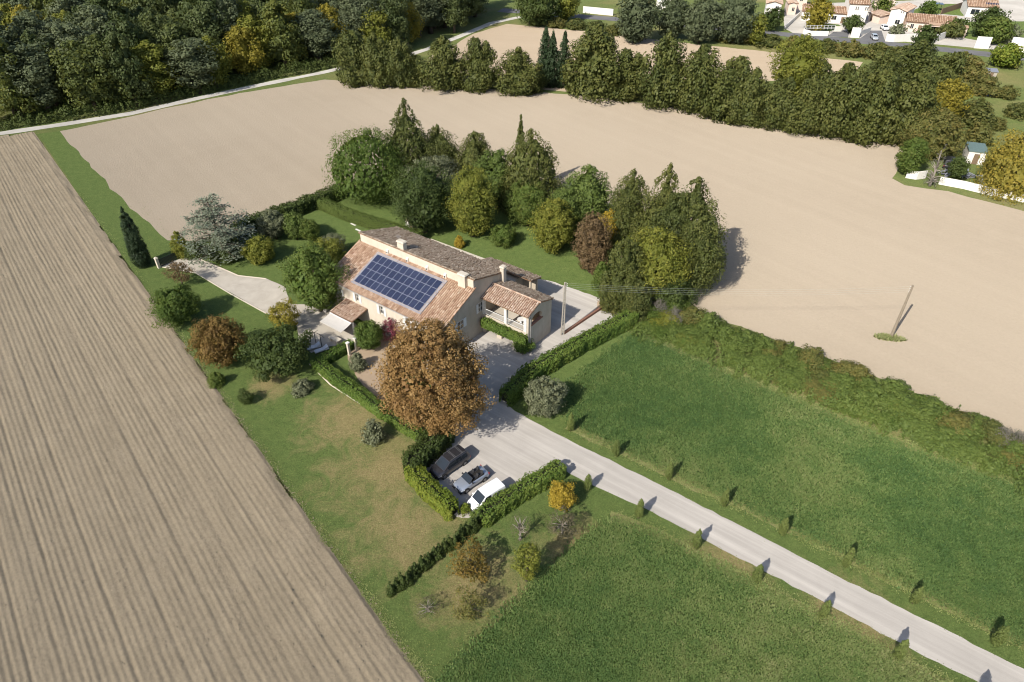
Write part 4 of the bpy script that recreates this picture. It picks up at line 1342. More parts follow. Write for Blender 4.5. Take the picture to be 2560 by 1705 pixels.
# stepping stones on the rear lawn
k_ = 0
for x, y in ((778, 492), (790, 498), (803, 508), (812, 516), (823, 529)):
    pstone = MB().box(-0.6, 0.6, -0.16, 0.16, 0, 0.05).build("stepping_stone", M['trim'], None, W2(D(x, y), 0.006), bevel=0.01)
    pstone.rotation_euler = (0, 0, math.radians(-38))
    tag(pstone, "pale stone slab in the rear lawn, %s from the far hedge" % ORD[k_], "slab", "pale slabs in the rear lawn")
    k_ += 1
cab = empty("garden_cabin", W2(D(948, 524)), HRZ, "small white garden cabin under the dark oak", "cabin")
MB().box(-0.8, 0.8, -0.7, 0.7, 0, 1.5).build("wall", M['white_wall'], cab)
MB().prism_x([(-0.85, 1.5), (0.85, 1.5), (0, 1.9)], -0.9, 0.9).build("roof", M['tile_old'], cab)
MB().box(0.2, 0.7, -0.73, -0.702, 0.02, 1.3).build("door", M['wood'], cab)


# ------------------------------------------------------------------ cars
def car(name, label, x, y, az, L_, Wd, prof, roof, paint, cat, open_top=False, van=False, rails=False, group=None, seed=0):
    """prof: list of (s, half width factor, top height) along the lower body, s from 0 front to 1 rear;
    roof: (s windscreen base, s roof front, s roof rear, s rear window base, belt height, roof height)"""
    root = empty(name, (x, y, 0.03), math.radians(90 - az), label, cat, group)
    hx = L_ / 2
    P_ = lambda s: hx - s * L_
    hw = Wd / 2
    zb = 0.22
    secs = []
    for s, wf, zt in prof:
        w = hw * wf
        X = P_(s)
        sh = zb + (zt - zb) * 0.62
        secs.append([(X, -w * 0.9, zb), (X, -w, zb + 0.14), (X, -w * 1.0, sh), (X, -w * 0.95, zt - 0.05), (X, -w * 0.82, zt), (X, 0, zt + 0.025), (X, w * 0.82, zt), (X, w * 0.95, zt - 0.05), (X, w * 1.0, sh), (X, w, zb + 0.14), (X, w * 0.9, zb)])
    body = MB().loft(secs).build("body", paint, root, smooth=True)
    try:
        m = body.modifiers.new("smooth", 'SUBSURF')
        m.levels = m.render_levels = 1
    except Exception:
        pass
    sa, sb_, sc_, sd_, zbelt, zroof = roof
    wb, wr = hw * 0.93, hw * (0.80 if not van else 0.84)
    if not open_top:
        cab_ = MB()
        rs = []
        for s, z, w in ((sa, zbelt - 0.02, wb * 0.96), (sb_, zroof - 0.03, wr), ((sb_ + sc_) / 2, zroof, wr * 1.01), (sc_, zroof - 0.03, wr), (sd_, zbelt - 0.02, wb * 0.97)):
            X = P_(s)
            wl = wb if z > zbelt else w
            rs.append([(X, -wb if z > zbelt else -w, zbelt - 0.05), (X, -w * 1.0, z - 0.08 if z > zbelt else zbelt), (X, -w * 0.9, z), (X, 0, z + 0.02), (X, w * 0.9, z), (X, w * 1.0, z - 0.08 if z > zbelt else zbelt), (X, wb if z > zbelt else w, zbelt - 0.05)])
        cab_.loft(rs)
        cab_.build("cabin", paint, root, smooth=False, bevel=0.09 if van else 0.05)
        # windscreen
        def slab(pts, nm, off):
            o_ = Vector(off)
            MB().hexa([Vector(p) - o_ * 0.2 for p in pts], [Vector(p) + o_ for p in pts]).build(nm, M['glass'], root)
        xa, xb = P_(sa + 0.012), P_(sb_ - 0.012)
        slab([(xa, -wb * 0.84, zbelt + 0.02), (xa, wb * 0.84, zbelt + 0.02), (xb, wr * 0.86, zroof - 0.08), (xb, -wr * 0.86, zroof - 0.08)], "windscreen", (0.02, 0, 0.025))
        if not van:
            xa, xb = P_(sd_ - 0.012), P_(sc_ + 0.012)
            slab([(xa, wb * 0.8, zbelt + 0.04), (xa, -wb * 0.8, zbelt + 0.04), (xb, -wr * 0.82, zroof - 0.09), (xb, wr * 0.82, zroof - 0.09)], "rear_window", (-0.02, 0, 0.025))
        ends = [(sb_ - 0.02, sb_ + 0.135)] if van else [(sb_ - 0.03, (sb_ + sc_) / 2 - 0.03), ((sb_ + sc_) / 2 - 0.015, sc_ - 0.06)]
        if not van and sd_ - sc_ < 0.12 and (sc_ - sb_) > 0.4: ends = [(sb_ - 0.03, sb_ + 0.15), (sb_ + 0.165, sb_ + 0.33), (sb_ + 0.345, sc_ - 0.01)]
        for sg_ in (-1, 1):
            for i, (s0, s1) in enumerate(ends):
                s0b = s0 - (0.07 if i == 0 else 0)
                s0b = max(s0b, sa + 0.05)
                q_ = [(P_(s0b), sg_ * wb * 1.0, zbelt + 0.03), (P_(s1), sg_ * wb * 1.0, zbelt + 0.03), (P_(s1), sg_ * (wr * 1.0 + 0.012), zroof - 0.13), (P_(s0), sg_ * (wr * 1.0 + 0.012), zroof - 0.13)]
                slab(q_, "side_window", (0, sg_ * 0.018, 0.004))
    else:
        xa, xb = P_(sa), P_(sb_)
        ws = MB().hexa([(xa, -wb * 0.85, zbelt), (xa, wb * 0.85, zbelt), (xb, wr * 0.85, zroof), (xb, -wr * 0.85, zroof)], [(xa + 0.02, -wb * 0.85, zbelt + 0.02), (xa + 0.02, wb * 0.85, zbelt + 0.02), (xb + 0.02, wr * 0.85, zroof + 0.02), (xb + 0.02, -wr * 0.85, zroof + 0.02)])
        ws.build("windscreen", M['glass'], root)
        f_ = MB().tube([(xa, -wb * 0.88, zbelt), (xb, -wr * 0.88, zroof + 0.02), (xb, wr * 0.88, zroof + 0.02), (xa, wb * 0.88, zbelt)], 0.035, 6)
        f_.build("windscreen_frame", M['plastic'], root)
        zt = prof[len(prof) // 2][2]
        MB().hexa([(P_(sb_ - 0.03), -hw * 0.8, zt - 0.02), (P_(sd_), -hw * 0.8, zt - 0.02), (P_(sd_), hw * 0.8, zt - 0.02), (P_(sb_ - 0.03), hw * 0.8, zt - 0.02)],
                  [(P_(sb_ - 0.03), -hw * 0.74, zt + 0.05), (P_(sd_), -hw * 0.72, zt + 0.06), (P_(sd_), hw * 0.72, zt + 0.06), (P_(sb_ - 0.03), hw * 0.74, zt + 0.05)]).build("cockpit", M['dark'], root)
        for s in (0.56, 0.72):
            for sg_ in (-1, 1):
                st_ = MB().box(P_(s) - 0.22, P_(s) + 0.22, sg_ * 0.38 - 0.22, sg_ * 0.38 + 0.22, zt + 0.062, zt + 0.12)
                so = st_.build("seat", M['seat'], root, bevel=0.03)
                MB().hexa([(P_(s) - 0.3, sg_ * 0.38 - 0.2, zt + 0.07), (P_(s) - 0.2, sg_ * 0.38 - 0.2, zt + 0.07), (P_(s) - 0.2, sg_ * 0.38 + 0.2, zt + 0.07), (P_(s) - 0.3, sg_ * 0.38 + 0.2, zt + 0.07)],
                          [(P_(s) - 0.4, sg_ * 0.38 - 0.14, zt + 0.38), (P_(s) - 0.32, sg_ * 0.38 - 0.14, zt + 0.38), (P_(s) - 0.32, sg_ * 0.38 + 0.14, zt + 0.38), (P_(s) - 0.4, sg_ * 0.38 + 0.14, zt + 0.38)]).build("seat_back", M['seat'], so)
    # wheels
    for s in (0.19, 0.80):
        for sg_ in (-1, 1):
            X = P_(s)
            MB().tube([(X, sg_ * (hw - 0.19), 0.3), (X, sg_ * (hw + 0.004), 0.3)], 0.385, 18).build("wheel_arch", M['plastic'], root)
            w_ = MB().tube([(X, sg_ * (hw - 0.2), 0.3), (X, sg_ * (hw - 0.01), 0.3), (X, sg_ * (hw + 0.02), 0.3)], [0.315, 0.315, 0.29], 18).build("wheel", M['tyre'], root)
            MB().tube([(X, sg_ * (hw - 0.02), 0.3), (X, sg_ * (hw + 0.026), 0.3)], 0.2, 12).build("rim", M['rim'], w_)
    f0 = prof[1]
    for sg_ in (-1, 1):
        X = P_(0.035)
        zt = f0[2]
        MB().hexa([(X - 0.34, sg_ * hw * 0.58, zt - 0.05), (X + 0.06, sg_ * hw * 0.5, zt - 0.2), (X + 0.03, sg_ * hw * 0.84, zt - 0.2), (X - 0.34, sg_ * hw * 0.95, zt - 0.1)],
                  [(X - 0.36, sg_ * hw * 0.6, zt + 0.035), (X + 0.05, sg_ * hw * 0.5, zt - 0.06), (X + 0.0, sg_ * hw * 0.86, zt - 0.06), (X - 0.36, sg_ * hw * 0.97, zt + 0.0)]).build("headlight", M['lamp'], root)
        X = P_(0.985)
        MB().box(X + 0.0, X + 0.1, min(sg_ * hw * 0.72, sg_ * hw * 0.93), max(sg_ * hw * 0.72, sg_ * hw * 0.93), 0.62, 0.8).build("tail_light", M['red_lamp'], root)
        X = P_(sa + 0.09)
        MB().box(X - 0.05, X + 0.1, min(sg_ * (wb - 0.02), sg_ * (wb + 0.19)), max(sg_ * (wb - 0.02), sg_ * (wb + 0.19)), zbelt + 0.03, zbelt + 0.17).build("mirror", paint if not open_top else M['plastic'], root, bevel=0.03)
    MB().box(P_(0.0) - 0.06, P_(0.0) + 0.035, -hw * 0.45, hw * 0.45, 0.42, 0.52).build("grille", M['plastic'], root)
    MB().box(P_(0.0) + 0.0, P_(0.0) + 0.045, -0.26, 0.26, 0.3, 0.4).build("number_plate", M['trim'], root)
    MB().box(P_(0.02) - 0.1, P_(0.0) + 0.03, -hw * 0.86, hw * 0.86, 0.2, 0.3).build("bumper", M['plastic'], root)
    if rails:
        for sg_ in (-1, 1):
            MB().tube([(P_(sb_ + 0.03), sg_ * wr * 0.88, zroof + 0.03), (P_(sb_ + 0.06), sg_ * wr * 0.88, zroof + 0.09), (P_(sc_ - 0.03), sg_ * wr * 0.88, zroof + 0.09), (P_(sc_), sg_ * wr * 0.88, zroof + 0.03)], 0.022, 6).build("roof_rail", M['rim'], root)
        for s in (sb_ + 0.16, sb_ + 0.19, sc_ - 0.10, sc_ - 0.13):
            MB().box(P_(s) - 0.02, P_(s) + 0.02, -wr * 0.87, wr * 0.87, zroof + 0.06, zroof + 0.085).build("roof_bar", M['rim'], root)
    return root


PM = {}
PM['anthracite'] = mat_paint("anthracite_paint", (0.045, 0.044, 0.052), 0.5, 0.3)
PM['silver'] = mat_paint("silver_paint", (0.36, 0.40, 0.47), 0.5, 0.3)
PM['white'] = mat_paint("white_paint", (0.80, 0.80, 0.79), 0.0, 0.3)
PM['pale'] = mat_paint("pale_silver_paint", (0.55, 0.58, 0.60), 0.3, 0.3)
car("minivan", "anthracite minivan with roof bars parked against the dark hedge", -6.72, 50.45, 226.5, 4.62, 1.82,
    [(0, 0.72, 0.58), (0.02, 0.86, 0.72), (0.07, 0.95, 0.82), (0.2, 1.0, 0.98), (0.3, 1.0, 1.06), (0.6, 1.0, 1.08), (0.93, 0.99, 1.08), (0.985, 0.94, 1.0), (1.0, 0.86, 0.8)],
    (0.2, 0.40, 0.90, 0.985, 1.04, 1.72), PM['anthracite'], "minivan", rails=True)
car("convertible", "silver open-top convertible parked between minivan and white van", -4.3, 48.3, 229.5, 3.9, 1.68,
    [(0, 0.66, 0.5), (0.025, 0.84, 0.6), (0.09, 0.95, 0.7), (0.22, 1.0, 0.83), (0.34, 1.0, 0.92), (0.6, 1.0, 0.92), (0.85, 1.0, 0.95), (0.96, 0.95, 0.88), (1.0, 0.84, 0.7)],
    (0.30, 0.44, 0.8, 0.83, 0.92, 1.33), PM['silver'], "convertible", open_top=True)
car("delivery_van", "small white delivery van parked beside the trimmed hedge", -2.62, 45.78, 231, 4.1, 1.72,
    [(0, 0.74, 0.56), (0.02, 0.88, 0.74), (0.07, 0.96, 0.88), (0.16, 1.0, 1.0), (0.24, 1.0, 1.08), (0.6, 1.0, 1.1), (0.95, 1.0, 1.1), (0.99, 0.97, 1.0), (1.0, 0.94, 0.8)],
    (0.17, 0.37, 0.955, 0.995, 1.06, 1.8), PM['white'], "van", van=True)

# ------------------------------------------------------------------ garden and farm trees
tree_box("chestnut_tree", "great round chestnut tree with rusty brown leaves before the farmhouse", (860, 732, 1126, 996), 1.6, L['chestnut'], 'round', 0.26, 11, dens=4.0, clump=0.85, nmax=46000, lump=0.15, cover=1.3)
lone = col_tree("cypress_tree", "tall dark cypress alone on the grass strip by the gate", 330, 612, 474, 1.5, L['cypress'], 'col', 0.26, 12, dens=4.0, upright=True, clump=0.36, lump=0.03, cover=1.5)
tree_box("small_tree", "small red-brown leafy tree on the gravel court", (378, 600, 440, 648), 1.0, L['redbrown'], 'round', 0.2, 14, sparse=0.55, lump=0.2)
tree_box("fruit_tree", "green spreading fruit tree on the lower lawn beside the furrows", (345, 655, 456, 748), 0.5, L['green'], 'round', 0.26, 15, dens=2.0, lump=0.22)
tree_box("maple_tree", "round rust-brown tree on the lower lawn", (440, 722, 562, 842), 0.3, L['rust'], 'round', 0.25, 16, dens=2.6, lump=0.08)
tree_box("mulberry_tree", "large dark green mulberry tree beside the terrace", (556, 748, 716, 866), 0.5, L['dark_green'], 'round', 0.3, 17, dens=2.4, lump=0.16)
tree_box("yellow_tree", "small yellow-leaved tree at the edge of the court", (612, 690, 692, 758), 0.9, L['yellow'], 'round', 0.24, 18, sparse=0.35, lump=0.25)
tree_box("linden_tree", "tall green tree shading the left end of the farmhouse", (648, 556, 796, 716), 0.8, L['green'], 'round', 0.28, 19, dens=2.0, lump=0.34, cover=0.8)
tree_box("autumn_tree", "yellowing tree at the corner of the farmhouse roof", (700, 548, 808, 640), 1.0, L['yellowgreen'], 'round', 0.26, 20, dens=1.9, lump=0.25)
tree_box("olive_tree", "grey olive tree behind the farmhouse corner", (728, 536, 802, 590), 0.8, L['olive'], 'round', 0.2, 21, dens=2.0)
tree_box("holm_oak", "pale olive-green holm oak in the upper garden", (592, 482, 664, 546), 0.6, L['olive'], 'round', 0.22, 22, dens=2.4, lump=0.2)
tree_box("laurel_tree", "round green laurel beside the pale holm oak", (648, 486, 704, 548), 0.4, L['hedge_clipped'], 'round', 0.22, 23, dens=2.2)
tree_box("viburnum_bush", "green bush on the rear lawn left of the clipped hedge", (686, 502, 734, 552), 0.2, L['green'], 'round', 0.2, 24, cat="bush")
tree_box("quince_tree", "rounded yellow-green shrub in the middle of the upper lawn", (558, 542, 632, 606), 0.2, L['yellowgreen'], 'round', 0.22, 25, dens=2.2, lump=0.15)
tree_box("garden_bush", "low dark bush between cedar and yellow-green shrub", (494, 566, 550, 604), 0.05, L['dark_green'], 'bush', 0.2, 26, cat="bush")
tree_box("gate_bush", "green and yellow bush beside the gate pillar", (392, 530, 432, 592), 0.05, L['yellowgreen'], 'bush', 0.2, 27, cat="bush")
tree_box("gate_bush", "dark bush between the gate bush and the cedar", (420, 552, 470, 594), 0.05, L['dark_green'], 'bush', 0.2, 28, cat="bush")
tree_box("bay_bush", "dark bushes at the foot of the cedar", (470, 530, 545, 590), 0.05, L['dark_green'], 'bush', 0.24, 281, cat="bush")
tree_box("bay_shrub", "round glossy green shrub by the porch", (812, 736, 882, 802), 0.3, L['green'], 'round', 0.2, 29, dens=2.8, lump=0.1, cat="shrub")
tree_box("rosemary_shrub", "small round grey-green shrub in the front bed", (800, 808, 842, 852), 0.05, L['olive'], 'bush', 0.14, 30, cat="shrub")
tree_box("bougainvillea", "crimson climbing bougainvillea against the front wall", (872, 728, 925, 782), 0.3, L['bougainvillea'], 'bush', 0.16, 31, sparse=0.6, cat="shrub")
tree_box("box_bush", "small round green bush on the lawn near the furrows", (474, 852, 516, 890), 0.02, L['green'], 'bush', 0.16, 32, cat="bush")
tree_box("sapling_bush", "small dark sapling bush alone on the lower lawn", (546, 892, 580, 930), 0.05, L['dark_green'], 'round', 0.16, 33, cat="bush")
tree_box("lavender_bush", "grey-green low bush below the mulberry tree", (666, 866, 722, 908), 0.02, L['olive'], 'bush', 0.16, 34, cat="bush")
tree_box("spiky_bush", "spiky grey-green bush on the dry lawn", (828, 964, 888, 1022), 0.02, L['olive'], 'bush', 0.3, 35, upright=True, sparse=0.2, cat="bush")
tree_box("olive_tree", "round silver-grey olive tree beside the drive", (1206, 864, 1302, 958), 0.1, L['olive'], 'round', 0.24, 36, dens=2.8, lump=0.1)
tree_box("golden_shrub", "bright golden shrub at the end of the trimmed hedge", (1256, 1104, 1326, 1174), 0.1, L['gold'], 'round', 0.2, 37, dens=2.0, lump=0.22, cat="shrub")
tree_box("bare_tree", "grey half-bare tree below the golden shrub", (1254, 1164, 1332, 1240), 0.2, L['brown_twigs'], 'round', 0.16, 38, sparse=0.8, limbs=22, bark=M['bark_pale'])
tree_box("persimmon_tree", "orange-leaved young tree below the cypress hedge", (1030, 1244, 1128, 1338), 0.3, L['orange'], 'round', 0.24, 39, sparse=0.58, lump=0.3)
tree_box("young_tree", "sparse yellow-green young tree beside the orange-leaved one", (1180, 1245, 1244, 1334), 0.5, L['yellowgreen'], 'round', 0.2, 40, sparse=0.45, lump=0.28)
tree_box("almond_tree", "sparse olive young tree near the front meadow corner", (1036, 1350, 1116, 1430), 0.3, L['scrub'], 'round', 0.17, 41, sparse=0.72, lump=0.3)
tree_box("bare_bush", "leafless grey bush at the end of the cypress hedge", (946, 1362, 1020, 1424), 0.1, L['brown_twigs'], 'bush', 0.11, 42, sparse=0.93, limbs=24, bark=M['bark_pale'], cat="bush")
tree_box("bare_tree", "mauve-grey leafless young tree beside the trimmed hedge", (1165, 1172, 1228, 1246), 0.3, L['brown_twigs'], 'round', 0.11, 43, sparse=0.93, limbs=26, bark=M['bark_pale'])


# blue cedar: flat layered branches
def cedar(label, box, seed):
    x, y, r, top = solve_round(*box, 0.6)
    rng = np.random.default_rng(seed)
    root = empty("cedar_tree", (x, y, 0), 0.4, label, "tree")
    P_, N_, T_ = [], [], []
    tr = MB().tube([(0, 0, -0.1), (0.1, 0, top * 0.4), (0, 0.1, top * 0.97)], [0.32, 0.2, 0.04], 8)
    for k in range(46):
        tier = k // 6
        t = 0.1 + 0.88 * (tier + 0.25 * rng.random()) / 7.7
        a = k * 2.4 + rng.random()
        rr = r * 1.2 * (1 - t ** 2.6) ** 0.8 * (0.6 + 0.5 * rng.random()) + 0.35
        z = top * t
        e = np.array([math.cos(a) * rr, math.sin(a) * rr, z + 0.12 * rr])
        tr.tube([(0, 0, z - 0.2), tuple(e * np.array([0.5, 0.5, 1])), tuple(e)], [0.08, 0.05, 0.02], 5)
        m = int(175 * (rr / r + 0.25))
        s = rng.random(m) ** 0.7
        w = 0.38 * rr * (0.35 + s * 0.65)
        base = np.array([0, 0, z]) + (e - np.array([0, 0, z])) * s[:, None]
        perp = np.array([-math.sin(a), math.cos(a), 0])
        p = base + perp * (rng.normal(size=m) * w * 0.55)[:, None] + np.array([0, 0, 1]) * (rng.normal(size=m) * 0.1 - 0.05 * rr * s)[:, None]
        P_.append(p)
        N_.append(np.array([0, 0, 1.0]) + rng.normal(size=(m, 3)) * 0.4)
        T_.append(np.clip(0.35 + 0.4 * rng.random() + rng.normal(size=m) * 0.15, 0, 1))
    p, n_, t_ = np.concatenate(P_), np.concatenate(N_), np.concatenate(T_)
    p[:, 2] = np.maximum(p[:, 2], 0.1)
    link("crown", leaves_mesh("crown", p, n_, 0.3 * (0.6 + 0.8 * rng.random(len(p))), t_, L['cedar'], rng), root)
    tr.build("trunk", M['bark'], root)


cedar("blue-grey cedar with layered branches beside the gate", (424, 444, 562, 590), 13)

# the grove behind the house
def grove_box(*a, **k): return tree_box(*a, grow=1.1, **k)


grove_box("bamboo_clump", "light green feathery bamboo mass at the far corner of the garden", (750, 298, 935, 466), 0.2, L['green'], 'round', 0.34, 50, dens=2.4, lump=0.14, upright=True, clump=1.3)
grove_box("conifer_tree", "tallest broad conifer at the left of the grove", (862, 228, 1012, 430), 0.5, L['leyland'], 'leyland', 0.34, 51, dens=2.6, upright=True, lump=0.14, clump=0.9)
grove_box("conifer_tree", "shorter conifer on the right shoulder of the tallest one", (955, 290, 1062, 420), 0.5, L['leyland'], 'billow', 0.33, 52, dens=2.4, upright=True, lump=0.14)
grove_box("conifer_tree", "small bushy conifer in the middle of the grove's back row", (1044, 304, 1138, 430), 0.5, L['leyland'], 'billow', 0.33, 53, dens=2.4, upright=True, lump=0.14)
grove_box("pale_tree", "pale green broadleaf tree left of the pointed cypress", (1096, 344, 1186, 470), 0.8, L['hedge_clipped'], 'round', 0.3, 54, dens=2.2)
grove_box("oak_tree", "dark grey-green oak at the front of the grove", (900, 372, 1042, 530), 0.8, L['dark_green'], 'round', 0.3, 55, dens=2.5, lump=0.14)
grove_box("oak_tree", "grey-green oak crown behind the dark one", (930, 360, 1060, 470), 1.0, L['olive'], 'round', 0.34, 551, dens=1.9, lump=0.14)
grove_box("lime_tree", "yellowish green tree in the middle of the grove", (1028, 382, 1142, 540), 0.6, L['yellowgreen'], 'round', 0.29, 56, dens=2.2, lump=0.16)
grove_box("pointed_conifer", "pointed dark conifer rising above the grove", (1148, 300, 1294, 490), 0.4, L['leyland'], 'billow', 0.34, 57, dens=2.8, upright=True, lump=0.12, clump=0.9)
col_tree("cypress_tree", "slender cypress spire at the top of the pointed conifer", 1196, 455, 262, 2.3, L['leyland'], 'cone', 0.3, 571, dens=2.6, upright=True)
grove_box("acacia_tree", "fresh green tree at the foot of the pointed conifer", (1162, 412, 1264, 516), 0.6, L['green'], 'round', 0.29, 58, dens=2.2, lump=0.2)
grove_box("grey_tree", "grey-green tree right of the pointed conifer", (1280, 378, 1416, 530), 0.6, L['hedge_clipped'], 'billow', 0.32, 59, dens=2.4, lump=0.16)
grove_box("fig_tree", "yellow-green tree standing at the lawn's edge", (1226, 456, 1322, 580), 0.2, L['yellowgreen'], 'round', 0.3, 60, dens=2.2, lump=0.14)
grove_box("smoke_tree", "red-brown tree at the right of the rear lawn", (1318, 486, 1408, 628), 0.2, L['redbrown'], 'round', 0.26, 61, sparse=0.2, lump=0.18)
grove_box("golden_tree", "bright yellow small tree between the red-brown tree and conifers", (1378, 484, 1432, 552), 1.5, L['gold'], 'round', 0.26, 62, dens=2.0, lump=0.2)
grove_box("conifer_tree", "narrow conifer between grey-green tree and the big conifers", (1398, 392, 1496, 570), 0.4, L['leyland'], 'billow', 0.33, 63, dens=2.4, upright=True, lump=0.12)
grove_box("conifer_tree", "tall twin-topped conifer in the right half of the grove", (1450, 376, 1600, 610), 0.4, L['leyland'], 'leyland', 0.34, 64, dens=2.8, upright=True, lump=0.13, clump=1.0)
grove_box("conifer_tree", "broad conifer at the grove's right end beside the bare field", (1510, 410, 1660, 640), 0.2, L['leyland'], 'billow', 0.34, 65, dens=2.8, upright=True, lump=0.1, clump=1.0)
grove_box("conifer_tree", "rounded dark conifer filling the middle of the right grove", (1480, 440, 1610, 640), 0.2, L['leyland'], 'billow', 0.34, 651, dens=2.6, upright=True, lump=0.1, clump=0.9)
grove_box("conifer_tree", "low rounded conifer closing the grove toward the bare field", (1560, 500, 1662, 680), 0.1, L['leyland'], 'round', 0.34, 652, dens=2.6, upright=True, lump=0.1, clump=0.9)
grove_box("oak_tree", "olive-green oak filling the gap behind the yellow-green lawn tree", (1250, 430, 1350, 545), 0.4, L['hedge_clipped'], 'round', 0.32, 653, dens=2.4, lump=0.14)
grove_box("elm_tree", "yellow-green broadleaf tree before the right conifers", (1428, 524, 1582, 690), 0.4, L['yellowgreen'], 'round', 0.32, 66, dens=2.4, lump=0.16)
grove_box("cypress_tree", "dark columnar cypress at the corner of the rear yard", (1384, 546, 1486, 710), 0.1, L['leyland'], 'billow', 0.3, 67, dens=2.8, upright=True, lump=0.1)
grove_box("ivy_bush", "ivy-green bush between red-brown tree and columnar cypress", (1362, 600, 1404, 668), 0.05, L['green'], 'bush', 0.24, 68, cat="bush")
grove_box("ash_bush", "green bush at the foot of the broad right conifer", (1478, 610, 1600, 706), 0.05, L['dark_green'], 'bush', 0.3, 69, cat="bush")
grove_box("lawn_bush", "small green bush alone on the rear lawn", (1126, 516, 1186, 566), 0.05, L['green'], 'round', 0.2, 70, cat="bush")
grove_box("flower_bush", "small yellow flowering bush behind the roof", (1044, 540, 1068, 568), 0.02, L['gold'], 'bush', 0.14, 71, cat="bush")
for k, (bx, lb) in enumerate((((1380, 640, 1440, 712), "green shrub at the yard corner under the wires"), ((1430, 640, 1500, 730), "yellow-green shrub where hedge and hedgerow meet"))):
    grove_box("corner_shrub", lb, bx, 0.05, L['scrub'], 'bush', 0.26, 72 + k, cat="shrub")

# avenue of young cypresses: two rows along the drive
c2a = lambda x, y: S(1400 + x * .3188, 1000 + y * .3188)
rowA = [S(1425.5, 1077.5), S(1539, 1139), S(1670, 1198), S(1808, 1264.6), S(1954, 1334.8), S(2112, 1416), S(2281, 1508), S(2486, 1610)]
rowB = [S(1468.5, 1224.8), S(1596, 1295), S(1738, 1370), S(1888, 1454), S(2054, 1544), S(2239, 1646), S(2450, 1752)]
var = []
for k in range(3):
    rt = plant("young_cypress", "x", "tree", 0, 0, (0.34, 0.4, 0.37)[k], 0.25, (2.75, 2.6, 2.9)[k], L['young_cypress'], 'billow', 0.13, 80 + k, "young cypresses along the drive", upright=True, dens=3.2, clump=0.17, lump=0.07)
    var.append(rt)
used = [False] * 3
for row, nm in ((rowA, "far"), (rowB, "near")):
    for i, p in enumerate(row):
        k = (i + (nm == "near")) % 3
        lb = "young columnar cypress, %s from the farmyard on the drive's %s side" % (ORD[i], nm)
        rz, s = random.Random(i * 7 + k).random() * 6, 0.92 + 0.16 * random.Random(i * 3 + k).random()
        if not used[k]:
            used[k] = True
            var[k].location = W2(p)
            var[k].scale = (s, s, s)
            var[k]["label"] = lb
        else:
            copy_tree(var[k], W2(p), rz, (s, s, s), lb)

# ------------------------------------------------------------------ hedges
hedge("front_hedge", "long green laurel hedge along the lower lawn before the farmhouse", DP((728, 842), (775, 880), (830, 918), (884, 958)), 1.5, 1.35, L['hedge'], 0.2, seed=1)
hedge("front_hedge", "low green hedge under the great brown chestnut", DP((888, 958), (925, 985), (965, 1008)), 1.3, 0.95, L['hedge'], 0.2, seed=2)
hedge("terrace_hedge", "short dense hedge beside the sun loungers", DP((742, 838), (770, 822), (806, 800)), 1.3, 1.3, L['hedge'], 0.2, seed=3)
hedge("parking_hedge", "dark green bulky hedge beside the anthracite minivan", DP((950, 1086), (985, 1048), (1025, 1008)), 2.4, 2.4, L['dark_green'], 0.22, seed=4, lump=0.2)
hedge("parking_hedge", "sunlit yellow-green hedge in front of the parked cars", DP((950, 1098), (985, 1138), (1040, 1185)), 1.7, 2.0, L['hedge_yellow'], 0.2, seed=5)
hedge("parking_hedge", "trimmed green hedge beside the white van", DP((1112, 1200), (1180, 1152), (1285, 1090)), 1.7, 1.75, L['hedge'], 0.2, seed=6, zfun=lambda s, ox, oz, t: t + 0.15)
hedge("drive_hedge", "long tall hedge between rear yard and right meadow", DP((1165, 925), (1230, 865), (1330, 805), (1452, 742)), 2.0, 2.1, L['hedge'], 0.22, seed=7)
hedge("rear_hedge", "dark tall hedge between upper garden and the bare field", DP((545, 545), (620, 515), (720, 480), (790, 452)), 2.0, 2.6, L['dark_green'], 0.3, seed=8, lump=0.16)
hedge("clipped_hedge", "clipped olive-green cypress hedge across the rear lawn", DP((738, 478), (800, 505), (870, 528), (965, 556)), 1.6, 2.1, L['hedge_clipped'], 0.18, seed=9, lump=0.02)
# row of young conifers forming a hedge
ca_, cb2 = D(900, 1364)[:2], D(1104, 1204)[:2]
hv = plant("hedge_conifer", "x", "conifer", 0, 0, 0.52, 0.02, 1.75, L['dark_green'], 'cone', 0.15, 90, "young conifers planted as a hedge", upright=True, dens=3.0, clump=0.2)
NH = 20
for i in range(NH):
    p = ca_ + (cb2 - ca_) * (i / (NH - 1)) + np.random.default_rng(i).normal(size=2) * 0.08
    s = 0.9 + 0.25 * random.Random(i).random()
    lb = "young conifer, %s from the ploughed field in the conifer hedge row" % ORD[i]
    if i == 0:
        hv.location = W2(p)
        hv["label"] = lb
    else:
        copy_tree(hv, W2(p), i * 1.3, (s * 1.1, s * 1.1, s), lb)
for k, (x, y, m_, lb) in enumerate(((1070, 1178, 'hedge_yellow', "small yellow-green shrub at the gap of the parking hedges"), (1092, 1192, 'hedge_clipped', "small dark upright shrub at the end of the trimmed hedge"))):
    p = D(x, y)
    plant("gap_shrub", lb, "shrub", p[0], p[1], 0.6, 0.03, 1.3, L[m_], 'bush', 0.16, 93 + k, trunk=False)
sheet("stone_path", DP((1040, 1150), (1056, 1158), (1072, 1186), (1060, 1192)), 0.036, M['terrace'], 0.5, 0.02, 18, "pale stone path through the gap in the parking hedges")

# climber along the loggia balcony
wl_ = [H2W(-7.0, -5.85), H2W(-3.5, -5.9), H2W(-0.1, -5.9)]
hedge("balcony_climber", "thick green climber hanging along the loggia balcony", wl_, 0.95, 1.25, L['hedge'], 0.18, seed=10, z0=1.55, cat="climber", lump=0.1)
tree_box("climber_foot", "green climber foot growing up at the loggia corner", (1176, 770, 1230, 812), 0.02, L['hedge'], 'round', 0.18, 96, cat="climber")

